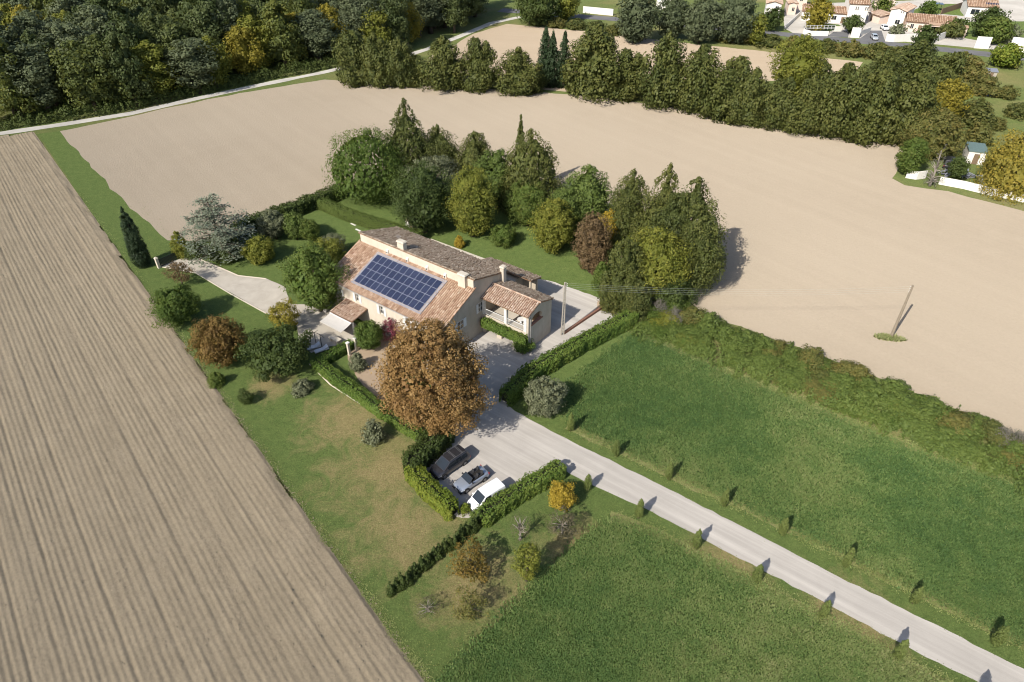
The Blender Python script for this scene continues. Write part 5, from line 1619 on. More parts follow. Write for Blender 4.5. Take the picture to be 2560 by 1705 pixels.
# the wild hedgerow between meadow and bare field
HR = DP((1478, 728), (1600, 771), (1750, 828), (1900, 884), (2050, 942), (2200, 1003), (2354, 1064), (2560, 1146))


hr = empty("hedgerow", (float(HR[0][0]), float(HR[0][1]), 0), 0, "wild mixed hedgerow between right meadow and the bare field", "hedgerow")
HRM = []
for k in range(9):
    mt_ = (L['hedge_clipped'], L['green'], L['hedge_clipped'], L['hedge_clipped'], L['scrub'], L['hedge_clipped'], L['green'], L['yellowgreen'], L['hedge_clipped'])[k]
    HRM.append(crown_mesh("bush", mt_, 2.0, 0.02, 2.1, 'bush', 0.26, 2.3, 0.5, 700 + k, lump=0.25)[0])
BRM = [crown_mesh("brushwood", L['grey_twigs'], 1.3, 0.05, 1.5, 'bush', 0.13, 0.9, 0.4, 720 + k, sparse=0.3, lump=0.3)[0] for k in range(2)]
hc = hedge("hedgerow_undergrowth", "low leafy undergrowth filling the wild hedgerow", HR, 8.2, 0.7, L['hedge_clipped'], 0.26, 1.6, 14, 0.3, core=False, cat="undergrowth", nmax=26000)
hc["kind"] = "stuff"
hseg = [float(np.linalg.norm(HR[i + 1] - HR[i])) for i in range(len(HR) - 1)]
hcum = np.concatenate([[0], np.cumsum(hseg)])
rh_ = np.random.default_rng(77)


def hr_point(s, off):
    i = int(np.clip(np.searchsorted(hcum, s) - 1, 0, len(hseg) - 1))
    d = (HR[i + 1] - HR[i]) / hseg[i]
    n = np.array([-d[1], d[0]])
    return HR[i] + d * (s - hcum[i]) + n * off - HR[0]


s_ = -1.0
while s_ < hcum[-1]:
    for off, hsc in ((-2.2, 0.34), (-0.4, 0.5), (1.4, 0.68), (2.8, 0.78)):
        s2 = s_ + rh_.normal() * 0.7
        p = hr_point(s2, off + rh_.normal() * 0.5)
        patch = vnoise(np.array([s2 * 0.09]), np.array([off * 0.1 + 7.0]), 4)[0]
        k = int(np.clip(patch * 9 + rh_.normal() * 0.9, 0, 8))
        b = link("bush", HRM[k], hr, (float(p[0]), float(p[1]), 0))
        sc = 0.75 + 0.4 * rh_.random()
        b.scale = (sc, sc, sc * hsc * (0.7 + 0.5 * rh_.random()))
        b.rotation_euler = (0, 0, rh_.random() * 6.28)
    if vnoise(np.array([s_ * 0.13]), np.array([3.3]), 6)[0] > 0.6:
        for q_ in range(2):
            p = hr_point(s_ + rh_.random() * 2, 1.9 + rh_.normal() * 0.5)
            b = link("brushwood", BRM[q_], hr, (float(p[0]), float(p[1]), 0))
            sc = 0.8 + 0.4 * rh_.random()
            b.scale = (sc, sc, sc * (1.25 + 0.3 * rh_.random()))
            b.rotation_euler = (0, 0, rh_.random() * 6.28)
    s_ += 2.1


# ------------------------------------------------------------------ meadow grass
def grass(name, label, polys, n, mat, hmin, hmax, seed, wid=0.10, tintf=None, bl=3, avoid=(), soft=0.0):
    rng = np.random.default_rng(seed)
    P_ = []
    for poly, m in zip(polys, n):
        poly = np.array(poly)
        got = 0
        while got < m:
            k = 400000
            # more tufts close to the camera, where they show
            px = rng.random(k) * 2700 - 60
            py = 480 + rng.random(k) * 1300
            x_ = (px - 1280) / FPX
            y_ = -(py - 852.5) / FPX
            dz = -SP + y_ * CP
            t = -CAM_H / dz
            w = np.stack([x_ * t, (CP + y_ * SP) * t], axis=1)
            w = w[in_poly(w[:, 0], w[:, 1], poly)]
            for av in avoid: w = w[~in_poly(w[:, 0], w[:, 1], np.array(av))]
            w = w[:m - got]
            P_.append(w)
            got += len(w)
            if len(w) == 0: break
    p = np.concatenate(P_)
    N = len(p)
    p = p + rng.normal(size=p.shape) * soft
    big = vnoise(p[:, 0] * 0.12, p[:, 1] * 0.12, seed)
    med = vnoise(p[:, 0] * 0.7, p[:, 1] * 0.7, seed + 1)
    h = hmin + (hmax - hmin) * (0.35 * rng.random(N) + 0.4 * med + 0.25 * big)
    huge = vnoise(p[:, 0] * 0.045, p[:, 1] * 0.045, seed + 2)
    tint = np.clip(-0.02 + 0.34 * huge + 0.34 * big + 0.3 * med + rng.normal(size=N) * 0.13, 0, 1)
    if tintf is not None: tint = np.clip(tintf(p, tint), 0, 1)
    V, T_ = [], []
    for b in range(bl):
        a = rng.random(N) * 6.28
        lean = 0.25 + 0.75 * rng.random(N)
        d = np.stack([np.cos(a), np.sin(a)], axis=1)
        o_ = p + rng.normal(size=(N, 2)) * 0.1
        s_ = np.stack([-d[:, 1], d[:, 0]], axis=1) * (wid * (0.6 + 0.8 * rng.random(N)))[:, None]
        tip = o_ + d * (lean * h * 0.9)[:, None]
        V.append(np.stack([np.c_[o_ - s_ * 0.5, np.full(N, 0.012)], np.c_[o_ + s_ * 0.5, np.full(N, 0.012)], np.c_[tip, h * (1.1 - 0.6 * lean)]], axis=1))
        T_.append(np.clip(tint + rng.normal(size=N) * 0.06, 0, 1))
    V = np.concatenate(V).reshape(-1, 3)
    T_ = np.repeat(np.concatenate(T_), 3)
    o = link(name, np_mesh(name, V, np.arange(len(V)).reshape(-1, 3), mat, T_))
    return tag(o, label, "grass", kind="stuff")


grass("meadow_grass", "thick green grass and lucerne growing in the two meadows", [MEADOW_R, MEADOW_B], [66000, 45000], L['meadow'], 0.12, 0.38, 31, 0.145, soft=0.4)
grass("lawn_blades", "short grass blades of the mown lawn", [LAWN, AVENUE], [20000, 8000], L['lawn'], 0.04, 0.13, 35, 0.11, bl=1, avoid=(DRIVE, COURT, VERGE_A, VERGE_B, [H2W(*q_)[:2] for q_ in ((-29, -14), (0.5, -14), (0.5, 5), (-29, 5))]))
grass("verge_grass", "dry pale grass along the meadow edges", [VERGE_A, VERGE_B, VERGE_C], [4500, 3000, 4500], L['dry_grass'], 0.06, 0.26, 32, 0.1, soft=0.3)
edge_strip = [tuple(A_AX * a + B_AX * (EDGE + o)) for a, o in ((-180, -0.25), (-15, -0.25), (-15, 0.75), (-180, 0.75))]
grass("field_edge_grass", "ragged grass tufts along the edge of the ploughed field", [edge_strip], [5000], L['dry_grass'], 0.04, 0.16, 36, 0.11, bl=2, soft=0.2)
PT = S(2226, 846)
TUFT = [(PT[0] - 2.2, PT[1] + 0.3), (PT[0] - 1.0, PT[1] + 0.9), (PT[0] + 1.0, PT[1] + 0.2), (PT[0] + 1.8, PT[1] - 0.5), (PT[0] + 0.8, PT[1] - 0.8), (PT[0] - 1.4, PT[1] - 0.3)]
grass("pole_weeds", "small patch of weeds around the foot of the field pole", [TUFT], [260], L['meadow'], 0.2, 0.7, 33, 0.2, tintf=lambda p, t: t + 0.3)

# ------------------------------------------------------------------ windbreak, wood and village trees
def family(n, name, r, z0, z1, mat, shape, leaf, seed, group, cat="tree", **kw):
    out = []
    for k in range(n):
        out.append(plant(name, "x", cat, 0, -400, r * (0.92 + 0.16 * ((k * 37) % 5) / 4), z0, z1, mat, shape, leaf, seed + k, group, rz=0.0, **kw))
        out[-1]["nominal"] = 1
    return out


class Pool:
    def __init__(self, items, r, h):
        self.it, self.r, self.h = items, r, h
        self.used = [False] * len(items)
        self.k = 0

    def put(self, x, y, r, h, label, seed):
        k = self.k % len(self.it)
        self.k += 1
        rn = random.Random(seed)
        rz = rn.random() * 6.28
        sc = (r / self.r, r / self.r, h / self.h)
        if not self.used[k]:
            self.used[k] = True
            o = self.it[k]
            o.location = (x, y, 0)
            o.rotation_euler = (0, 0, rz)
            o.scale = sc
            o["label"] = label
            return o
        return copy_tree(self.it[k], (x, y, 0), rz, sc, label)

    def finish(self):
        for o, u in zip(self.it, self.used):
            if not u:
                for ch in list(o.children): bpy.data.objects.remove(ch)
                bpy.data.objects.remove(o)


pool_con = Pool(family(5, "windbreak_conifer", 4.0, 0.3, 11.0, L['leyland'], 'billow', 0.5, 200, "conifers of the field windbreak", upright=True, dens=2.8, clump=1.15, lump=0.22, cover=1.0), 4.0, 11.0)
WB = [(765, 48, 852, 186), (822, 84, 905, 190), (886, 82, 952, 192), (925, 120, 985, 190), (972, 72, 1068, 198), (1058, 86, 1142, 202), (1143, 92, 1238, 208), (1190, 150, 1250, 208), (1300, 130, 1360, 205),
      (1308, 72, 1432, 215), (1396, 96, 1492, 222), (1478, 92, 1582, 238), (1560, 98, 1664, 250), (1636, 104, 1742, 268), (1690, 150, 1770, 280), (1755, 165, 1840, 290), (1815, 170, 1905, 300), (1880, 152, 1985, 306),
      (1958, 132, 2072, 316), (2048, 152, 2152, 322), (2118, 112, 2222, 272), (2056, 96, 2160, 200), (1985, 120, 2070, 230), (1840, 140, 1925, 240)]
for i, b in enumerate(WB):
    x, y, r, top = solve_round(*b, 0.3)
    pool_con.put(x, y, r * 1.12, top * (0.82 + 0.24 * random.Random(i * 5 + 1).random()), "dark green conifer, %s from the wood in the field windbreak" % (ORD[i] if i < 20 else "twenty-" + ORD[i - 20]), i)
pool_con.finish()
pool_cyp = Pool(family(2, "windbreak_cypress", 1.6, 0.1, 11.0, L['cypress'], 'col', 0.4, 210, "tall cypresses in the windbreak", upright=True, dens=2.8, lump=0.07), 1.6, 11.0)
for i, (bx, by, yt, r, lb) in enumerate(((1252, 198, 60, 2.5, "tall cypress with two joined tops, left of the windbreak gap"), (1268, 199, 70, 2.2, "tall cypress touching the two-topped one in the windbreak"), (1294, 200, 70, 2.4, "tall slim cypress standing third in the windbreak gap"), (1347, 205, 78, 2.6, "shorter cypress beside the broad windbreak conifers"))):
    x, y, h = solve_col(bx, by, yt)
    pool_cyp.put(x, y, r, h, lb, i)
pool_cyp.finish()
tree_box("yellow_tree", "yellowing broadleaf crown rising above the windbreak", (1776, 84, 1896, 215), 2.0, L['yellowgreen'], 'round', 0.5, 220, dens=2.0, lump=0.16)
tree_box("yellow_tree", "orange-yellow tree at the right end of the windbreak", (2138, 182, 2222, 292), 1.0, L['yellow'], 'round', 0.45, 221, dens=1.9, lump=0.2)
tree_box("olive_crown_tree", "broad olive-brown tree at the field corner", (2086, 252, 2222, 350), 1.0, L['scrub'], 'dome', 0.45, 222, dens=2.4, lump=0.14)
tree_box("corner_bush", "green bush at the outer corner of the scrapyard", (2062, 318, 2132, 400), 0.2, L['green'], 'round', 0.36, 223, dens=2.2, cat="bush")
tree_box("willow_tree", "large golden weeping tree beside the white scrapyard wall", (2262, 298, 2450, 444), 0.3, L['willow'], 'dome', 0.42, 224, dens=2.4, lump=0.14, upright=True)
tree_box("yard_tree", "small dark green tree inside the scrapyard", (2182, 360, 2226, 412), 0.4, L['dark_green'], 'round', 0.34, 225)
tree_box("dead_tree", "pale leafless tree leaning beside the scrapyard wall", (2128, 330, 2186, 424), 0.4, L['grey_twigs'], 'cone', 0.2, 226, sparse=0.93, limbs=40, bark=M['bark_pale'])
pool_scr = Pool(family(4, "scrub_bush", 2.6, 0.05, 3.4, L['scrub'], 'bush', 0.4, 230, "scrub bushes between windbreak and village", cat="bush", dens=2.2, lump=0.2), 2.6, 3.4)
SC = [(2120, 130, 2190, 190), (2200, 130, 2270, 180), (2290, 110, 2354, 150), (2230, 175, 2300, 215), (2225, 225, 2280, 262), (2296, 196, 2344, 226), (2316, 236, 2372, 268), (2268, 268, 2316, 296), 
      (2200, 235, 2290, 292), (2220, 280, 2290, 330), (2180, 120, 2240, 165), (1930, 92, 1990, 128), (1870, 88, 1930, 118), (1800, 82, 1860, 112), (1740, 78, 1800, 106), (1690, 72, 1750, 98),
      (1990, 98, 2050, 134), (2040, 104, 2110, 140), (1640, 70, 1700, 95), (1300, 42, 1350, 66), (1345, 48, 1400, 72), (1390, 55, 1430, 80), (1256, 40, 1305, 62)]
SC.sort()
for i, b in enumerate(SC):
    x, y, r, top = solve_round(*b, 0.03)
    pool_scr.put(x, y, r * 1.1, min(top, 5.5), "scrub bush between windbreak and village road, %s from the picture's left" % (ORD[i] if i < 20 else "twenty-" + ORD[i - 20]), 60 + i)
# grey poplars and other trees before the village
VT = [((1415, -14, 1515, 92), 'poplar', "broad grey poplar at the far field's edge"), ((1508, -10, 1590, 84), 'poplar', "grey-green poplar right of the broad poplar"), ((1570, -6, 1660, 92), 'poplar', "bulky grey poplar left of the village houses"), ((1640, -10, 1748, 92), 'poplar', "grey poplar nearest the village houses"),
      ((1716, 36, 1768, 98), 'yellowgreen', "small yellow-green tree at the corner of the village"), ((1852, -6, 1914, 66), 'yellow', "yellow garden tree before the low village house"), ((1752, 20, 1800, 66), 'dark_green', "dark garden tree between the first village houses"),
      ((1938, 36, 1986, 72), 'dark_green', "dark round garden tree beside the tall village house"), ((2010, -8, 2054, 26), 'green', "palm-like garden tree behind the long roof"), ((2240, 20, 2310, 80), 'dark_green', "dark garden tree right of the white village house"),
      ((2256, 40, 2330, 96), 'green', "green bushy tree in the right-hand village garden"), ((2046, 56, 2086, 84), 'olive', "olive tree before the arched porch"), ((2096, 60, 2150, 118), 'dark_green', "dark garden tree at the carport"),
      ((2155, 52, 2215, 82), 'scrub', "brownish bush behind the carport"), ((1180, -30, 1290, 52), 'dark_green', "dark tree where the track leaves the wood"), ((1270, -24, 1330, 42), 'yellowgreen', "yellow-green tree left of the white road wall"), ((2180, 44, 2226, 74), 'dark_green', "dark bush left of the right-hand village garden"), ((2120, 4, 2160, 30), 'green', "green bush beside the solar pergola"), ((1960, -4, 2000, 14), 'dark_green', "dark bush behind the tall white village house"), ((2296, 60, 2350, 96), 'olive', "grey-green tree near the white pickup"), ((2280, 100, 2354, 150), 'hedge_yellow', "bright green bush below the right-hand wall")]
for i, (b, m_, lb) in enumerate(VT):
    tree_box("village_tree", lb, b, 0.5, L[m_], 'round', 0.75, 240 + i, dens=1.9, lump=0.16)
pool_scr.finish()

# dark undergrowth at the edge of the wood
ug = []
for i in range(1, 9):
    a, b = np.array(TRACK[i]), np.array(TRACK[i + 1])
    d_ = (b - a) / np.linalg.norm(b - a)
    ug.append(a + np.array([-d_[1], d_[0]]) * 4.2)
u_o = hedge("undergrowth", "dark undergrowth along the edge of the wood", ug, 4.4, 2.4, L['dark_green'], 0.34, 1.5, 19, 0.35, 0.3, core=False, cat="undergrowth")
u_o["kind"] = "stuff"
tree_box("yellow_shrub", "yellow-orange shrub at the foot of the windbreak", (1622, 226, 1700, 262), 0.05, L['yellow'], 'bush', 0.3, 228, cat="shrub")

# the wood
pool_w = Pool(family(6, "woodland_tree", 5.0, 2.6, 15.0, L['wood'], 'dome', 0.58, 260, "trees of the wood beside the track", dens=2.3, clump=1.5, lump=0.2), 5.0, 15.0)
pool_g = Pool(family(3, "woodland_poplar", 4.4, 2.4, 17.0, L['poplar'], 'round', 0.55, 270, "trees of the wood beside the track", dens=2.2, clump=1.4, lump=0.2), 4.4, 17.0)
pool_y = Pool(family(2, "woodland_maple", 4.4, 1.8, 13.0, L['yellow'], 'dome', 0.6, 275, "trees of the wood beside the track", dens=2.0, clump=1.4, lump=0.22), 4.4, 13.0)
pool_v = Pool(family(2, "woodland_ash", 4.6, 2.0, 14.0, L['yellowgreen'], 'dome', 0.58, 278, "trees of the wood beside the track", dens=2.1, clump=1.4, lump=0.22), 4.6, 14.0)
trk = np.array(TRACK[:12])


def side(p):
    best, sg_ = 1e9, 0
    for i in range(len(trk) - 1):
        a, b = trk[i], trk[i + 1]
        d = b - a
        t = np.clip(((p - a) @ d) / (d @ d), 0, 1)
        q_ = a + d * t
        ds = np.linalg.norm(p - q_)
        if ds < best:
            best, sg_ = ds, (d[0] * (p - a)[1] - d[1] * (p - a)[0])
    return best if sg_ > 0 else -best


rnd = random.Random(5)
cnt = 0
edge_trees = []
gy = 148.0
row_ = 0
while gy < 330:
    gx = -235.0 + (row_ % 2) * 3.6
    while gx < 12:
        p = np.array([gx + rnd.uniform(-2.4, 2.4), gy + rnd.uniform(-2.2, 2.2)])
        gx += 7.4
        s_ = side(p)
        if s_ < 3.2 or (p[0] > -12 and p[1] < 268): continue
        if p[0] < -112 and p[1] < 162: pass
        ph_ = rnd.uniform(15.0, 22.0)
        px_, py_ = proj((p[0], p[1], ph_ * 0.75))
        if px_ < -120 or px_ > 1500 or py_ < -70: continue
        u_ = rnd.random()
        yy = px_ < 230 or (vnoise(np.array([p[0] * 0.045]), np.array([p[1] * 0.045]), 9)[0] > 0.66)
        rr = rnd.uniform(4.6, 6.6)
        edge = s_ < 11
        if edge: ph_ *= 0.88
        if u_ < (0.07 if yy else 0.015):
            wt = pool_y.put(p[0], p[1], rr * 0.85, ph_ * 0.85, "yellow-leaved tree of the wood beside the track", cnt)
        elif u_ < (0.28 if yy else 0.12):
            wt = pool_v.put(p[0], p[1], rr, ph_ * 0.92, "yellow-green tree of the wood beside the track", cnt)
        elif u_ < 0.48:
            wt = pool_g.put(p[0], p[1], rr, ph_, "grey-green tree of the wood beside the track", cnt)
        else:
            wt = pool_w.put(p[0], p[1], rr, ph_, "dark green tree of the wood beside the track", cnt)
        cnt += 1
        if s_ < 10: edge_trees.append((px_, wt))
    gy += 7.0
    row_ += 1
edge_trees.sort(key=lambda e: e[0])
for i, (_, o) in enumerate(edge_trees[:39]):
    od = ORD[i] if i < 20 else "twenty-" + ORD[i - 20] if i < 29 else "thirty-" + ORD[i - 30] if i > 29 else "thirtieth"
    o["label"] = o["label"].split(" tree of")[0] + " tree at the wood's track edge, %s from the picture's left" % od
for pl in (pool_w, pool_g, pool_y, pool_v): pl.finish()

# ------------------------------------------------------------------ the village
def vhouse(name, label, fl, fr, depth, h, roof='gable', wall='white_wall', tile='tile_mix', wins=(), rh=None, over=0.35, cat="house", doors=(), ridge='x'):
    """fl, fr: the two lower corners of the wall facing the road; depth runs away from the camera"""
    fl, fr = np.array(fl[:2]), np.array(fr[:2])
    d = fr - fl
    w = float(np.linalg.norm(d))
    rz = math.atan2(d[1], d[0])
    root = empty(name, (fl[0], fl[1], 0.016), rz, label, cat)
    rh = rh if rh is not None else 0.3 * (depth if ridge == 'x' else w) / 2
    mb = MB()
    if roof == 'gable' and ridge == 'x':
        mb.prism_x([(0, 0), (0, h), (depth / 2, h + rh - 0.12), (depth, h), (depth, 0)], 0, w)
    elif roof == 'gable':
        mb.hexa([(0, 0, 0), (w, 0, 0), (w, depth, 0), (0, depth, 0)], [(0, 0, h), (w, 0, h), (w, depth, h), (0, depth, h)])
        mb.face([(0, 0, h), (w, 0, h), (w / 2, 0, h + rh - 0.12)])
        mb.face([(0, depth, h), (w, depth, h), (w / 2, depth, h + rh - 0.12)])
    else:
        mb.box(0, w, 0, depth, 0, h + (0 if roof != 'mono' else 0))
    mb.build("wall", M[wall], root)
    o = over
    if roof == 'gable' and ridge == 'x':
        sl = math.atan2(rh, depth / 2)
        ln = (depth / 2 + o) / math.cos(sl)
        tiled_roof(root, "roof", (-o, -o, h - o * math.tan(sl) + 0.04), (1, 0, 0), (0, math.cos(sl), math.sin(sl)), w + 2 * o, ln, M[tile], 3, pitch=0.5, tl=1.0)
        tiled_roof(root, "roof", (w + o, depth + o, h - o * math.tan(sl) + 0.04), (-1, 0, 0), (0, -math.cos(sl), math.sin(sl)), w + 2 * o, ln, M[tile], 4, pitch=0.5, tl=1.0)
    elif roof == 'gable':
        sl = math.atan2(rh, w / 2)
        ln = (w / 2 + o) / math.cos(sl)
        tiled_roof(root, "roof", (-o, depth + o, h - o * math.tan(sl) + 0.04), (0, -1, 0), (math.cos(sl), 0, math.sin(sl)), depth + 2 * o, ln, M[tile], 3, pitch=0.5, tl=1.0)
        tiled_roof(root, "roof", (w + o, -o, h - o * math.tan(sl) + 0.04), (0, 1, 0), (-math.cos(sl), 0, math.sin(sl)), depth + 2 * o, ln, M[tile], 4, pitch=0.5, tl=1.0)
    elif roof == 'mono':
        sl = math.atan2(rh, depth)
        tiled_roof(root, "roof", (-o, -o, h + 0.02), (1, 0, 0), (0, math.cos(sl), math.sin(sl)), w + 2 * o, (depth + 2 * o) / math.cos(sl), M[tile], 3, pitch=0.5, tl=1.0)
    elif roof == 'flat':
        MB().box(-0.15, w + 0.15, -0.15, depth + 0.15, h, h + 0.2).build("roof", M[tile], root)
    for (x, z, ww, hh) in wins:
        g = MB().box(x - ww / 2, x + ww / 2, -0.02, 0.05, z, z + hh).build("window", M['glass'], root)
        MB().box(x - ww / 2 - 0.08, x + ww / 2 + 0.08, -0.06, -0.003, z - 0.1, z - 0.01).build("window_sill", M['stone'], g)
        f = MB().box(x - 0.03, x + 0.03, -0.04, -0.021, z, z + hh)
        f.build("window_frame", M['trim'], g)
    for (x, ww, hh) in doors:
        MB().box(x - ww / 2, x + ww / 2, -0.03, 0.05, 0, hh).build("door", M['wood'], root)
    return root


va = lambda x, y, z=0: S(1860 + x * .1529, y * .1529, z)
vb = lambda x, y, z=0: S(2180 + x * .1614, y * .1614, z)
vc = lambda x, y, z=0: S(1380 + x * .2208, y * .2208, z)
vhouse("village_house", "white gabled house left of the yellow garden tree", va(330, 285), va(570, 300), 9, 4.6, ridge='y', wins=[(3.6, 2.5, 1.1, 1.3)], doors=[(1.5, 1.0, 2.1)])
vhouse("village_house", "small cream house with clay roof behind the white gabled one", va(700, 235), va(835, 240), 7, 3.6, wall='pink_wall', wins=[(1.8, 1.2, 0.8, 1.1)], ridge='y')
vhouse("village_house", "pink house half cut by the picture's top edge", va(820, 150), va(1000, 160), 8, 5.5, wall='pink_wall', wins=[(1.8, 2.9, 1.0, 0.7)])
vhouse("village_house", "long low house with brown tiled roof behind the yellow tree", va(925, 330), va(1640, 385), 9, 3.0, wins=[(1.6, 1.0, 1.2, 1.3), (10.5, 1.0, 1.4, 1.2), (16, 0.9, 1.0, 1.4)], tile='tile_new', doors=[(13.3, 1.0, 2.0)])
vhouse("village_house", "tall white house with two pairs of small windows", va(1650, 395), va(1960, 410), 9, 6.4, wins=[(2.2, 4.6, 0.35, 1.0), (2.85, 4.6, 0.35, 1.0), (5.2, 4.6, 0.35, 1.0), (5.85, 4.6, 0.35, 1.0), (2.0, 2.5, 0.5, 0.35)], tile='tile_new')
vhouse("village_house", "pink house behind the tall white house", va(2085, 205), va(2420, 225), 8, 5.0, wall='pink_wall', wins=[(3, 2.8, 1, 1.1)])
vhouse("garden_shed", "brown roofed shed beside the dark round garden tree", va(2020, 330), va(2200, 390), 4, 2.3, roof='mono', rh=0.6, wall='pink_wall', cat="shed", doors=[(1.5, 0.9, 1.9)])
vhouse("village_house", "white gable-fronted house beside the parked white car", vb(225, 395), vb(455, 430), 10, 5.0, ridge='y', wins=[(3.3, 4.4, 0.35, 0.5), (4.0, 4.4, 0.35, 0.5), (3.0, 0.9, 1.4, 1.3)])
hI = vhouse("village_house", "long low house with arched porch and pinkish roof", vb(500, 480), vb(1240, 545), 10, 3.0, wall='pink_wall', tile='tile_new', wins=[(1.8, 1.0, 0.9, 1.3)], doors=[(4.2, 1.0, 2.1)])
for i in range(3):
    x = 6.6 + i * 5.2
    MB().box(x, x + 0.45, -2.2, -1.75, 0, 2.5).build("porch_pillar", M['pink_wall'], hI)
MB().box(6.4, 17.4, -2.3, -1.65, 2.502, 2.95).build("porch_beam", M['pink_wall'], hI)
MB().hexa([(6.2, -2.6, 2.96), (17.6, -2.6, 2.96), (17.6, -0.3, 3.15), (6.2, -0.3, 3.15)], [(6.2, -2.6, 3.08), (17.6, -2.6, 3.08), (17.6, -0.3, 3.3), (6.2, -0.3, 3.3)]).build("porch_roof", M['tile_new'], hI)
MB().box(7.3, 11.5, -0.06, -0.01, 0.1, 2.3).box(12.5, 16.6, -0.06, -0.01, 0.1, 2.3).build("porch_shade_panel", M['dark'], hI)  # flat dark sheets stand in for the shade inside the porch
cp = empty("carport", (float(vb(1090, 560)[0]), float(vb(1090, 560)[1]), 0.016), -0.15, "carport with pale sloping roof beside the arched porch", "carport")
for x in (0.1, 4.6):
    for y in (0.1, 4.6): MB().box(x, x + 0.15, y, y + 0.15, 0, 2.2).build("post", M['white_metal'], cp)
MB().hexa([(-0.3, -0.3, 2.2), (5.1, -0.3, 2.2), (5.1, 5.2, 2.8), (-0.3, 5.2, 2.8)], [(-0.3, -0.3, 2.32), (5.1, -0.3, 2.32), (5.1, 5.2, 2.92), (-0.3, 5.2, 2.92)]).build("roof", M['alu'], cp)
hJ = vhouse("village_house", "white house with large window and clay roof near the top right corner", vb(1440, 255), vb(1900, 285), 10, 3.4, wins=[(2.6, 0.9, 2.6, 1.6), (7.4, 1.3, 1.1, 1.0)], tile='tile_new')
MB().hexa([(5.5, 1.5, 3.98), (9.5, 1.5, 3.98), (9.5, 2.6, 4.32), (5.5, 2.6, 4.32)], [(5.5, 1.5, 4.1), (9.5, 1.5, 4.1), (9.5, 2.6, 4.44), (5.5, 2.6, 4.44)]).build("roof_solar_panel", M['panel'], hJ)
vhouse("village_house", "distant white house above the grey poplars", vc(1175, 105), vc(1330, 112), 8, 5.2, wins=[(3.0, 3.2, 0.9, 1.1), (4.4, 3.2, 0.5, 1.1)])
pg = empty("solar_pergola", (float(vb(900, 170)[0]), float(vb(900, 170)[1]), 0.016), -0.3, "small pergola carrying dark solar panels behind the long roof", "pergola")
for x in (0, 3.8):
    for y in (0, 3.0): MB().box(x, x + 0.12, y, y + 0.12, 0, 2.3).build("post", M['wood'], pg)
for i in range(3): MB().box(0.05 + i * 1.3, 1.3 + i * 1.3, -0.1, 3.2, 2.31, 2.38).build("solar_panel", M['panel'], pg)


def gwall(label, pts, h, mat='white_wall', w=0.22, name="garden_wall"):
    return kerb(label, pts, w, h, mat, name)


gwall("white garden wall along the road before the yellow tree", [va(965, 555), va(1080, 585), va(1370, 590)], 1.5)
gwall("white garden wall left of the paved forecourt", [va(965, 555), va(1030, 440)], 1.4)
gwall("short white wall closing the low house's garden", [va(1470, 515), va(1590, 515)], 1.6)
gwall("white gate wall before the tall white house", [va(1735, 610), va(1880, 618)], 3.0)
gwall("white wall running back beside the blue-grey forecourt", [va(1885, 590), va(2060, 520)], 1.5)
gwall("long white garden wall running back from the road", [va(665, 480), va(910, 250)], 1.2)
gwall("white forecourt wall before the olive tree", [vb(200, 640), vb(330, 650), vb(620, 640)], 2.2)
gwall("broad white wall below the arched porch", [vb(620, 650), vb(900, 680), vb(1120, 600)], 2.2)
gwall("white wall piece among the right-hand trees", [vb(1575, 745), vb(1800, 760)], 3.4)
gwall("white wall at the picture's right edge beside the pickup", [vb(2105, 790), vb(2355, 815), vb(2600, 850)], 4.0)
gwall("white road wall left of the grey poplars", [vc(350, 145), vc(690, 178)], 2.2)
gwall("dark brown boundary wall climbing behind the pergola", [vb(1060, 225), vb(1480, 90)], 2.0, 'wood')
fl_ = empty("white_fence", (float(va(1000, 500)[0]), float(va(1000, 500)[1]), 0), 0.0, "light metal fence on the white garden wall", "fence")
e0, e1 = va(1000, 555) - va(1000, 500), va(1460, 560) - va(1000, 500)
for i in range(9):
    q_ = e0 + (e1 - e0) * i / 8
    MB().box(q_[0] - 0.05, q_[0] + 0.05, q_[1] - 0.05, q_[1] + 0.05, 1.5, 2.7).build("post", M['white_metal'], fl_)
for z in (1.7, 2.1, 2.6):
    MB().tube([(e0[0], e0[1], z), (e1[0], e1[1], z)], 0.04, 5).build("rail", M['white_metal'], fl_)
car("hatchback", "silver hatchback on the blue-grey forecourt in the village", *va(2125, 640)[:2], 190, 4.0, 1.7,
    [(0, 0.72, 0.58), (0.02, 0.86, 0.7), (0.08, 0.95, 0.8), (0.25, 1.0, 0.95), (0.6, 1.0, 0.98), (0.95, 0.98, 0.98), (1.0, 0.86, 0.8)], (0.25, 0.42, 0.85, 0.98, 0.95, 1.45), PM['pale'], "car")
car("hatchback", "white car in the driveway of the gable-fronted house", *va(2290, 485)[:2], 185, 4.0, 1.7,
    [(0, 0.72, 0.58), (0.02, 0.86, 0.7), (0.08, 0.95, 0.8), (0.25, 1.0, 0.95), (0.6, 1.0, 0.98), (0.95, 0.98, 0.98), (1.0, 0.86, 0.8)], (0.25, 0.42, 0.85, 0.98, 0.95, 1.45), PM['white'], "car")
car("pickup_truck", "white pickup on the road at the right picture edge", *vb(2200, 625)[:2], 95, 4.8, 1.8,
    [(0, 0.72, 0.6), (0.02, 0.86, 0.8), (0.08, 0.95, 0.9), (0.25, 1.0, 1.02), (0.6, 1.0, 1.02), (0.95, 0.98, 1.02), (1.0, 0.9, 0.9)], (0.25, 0.38, 0.56, 0.62, 1.0, 1.65), PM['white'], "pickup")
sheet("garden_lawn", [va(*p)[:2] for p in ((1040, 470), (1100, 370), (1560, 400), (1600, 430), (1440, 500), (1360, 530))], 0.036, M['lawn'], 4, 0.2, 33, "small green lawn around the yellow village tree")
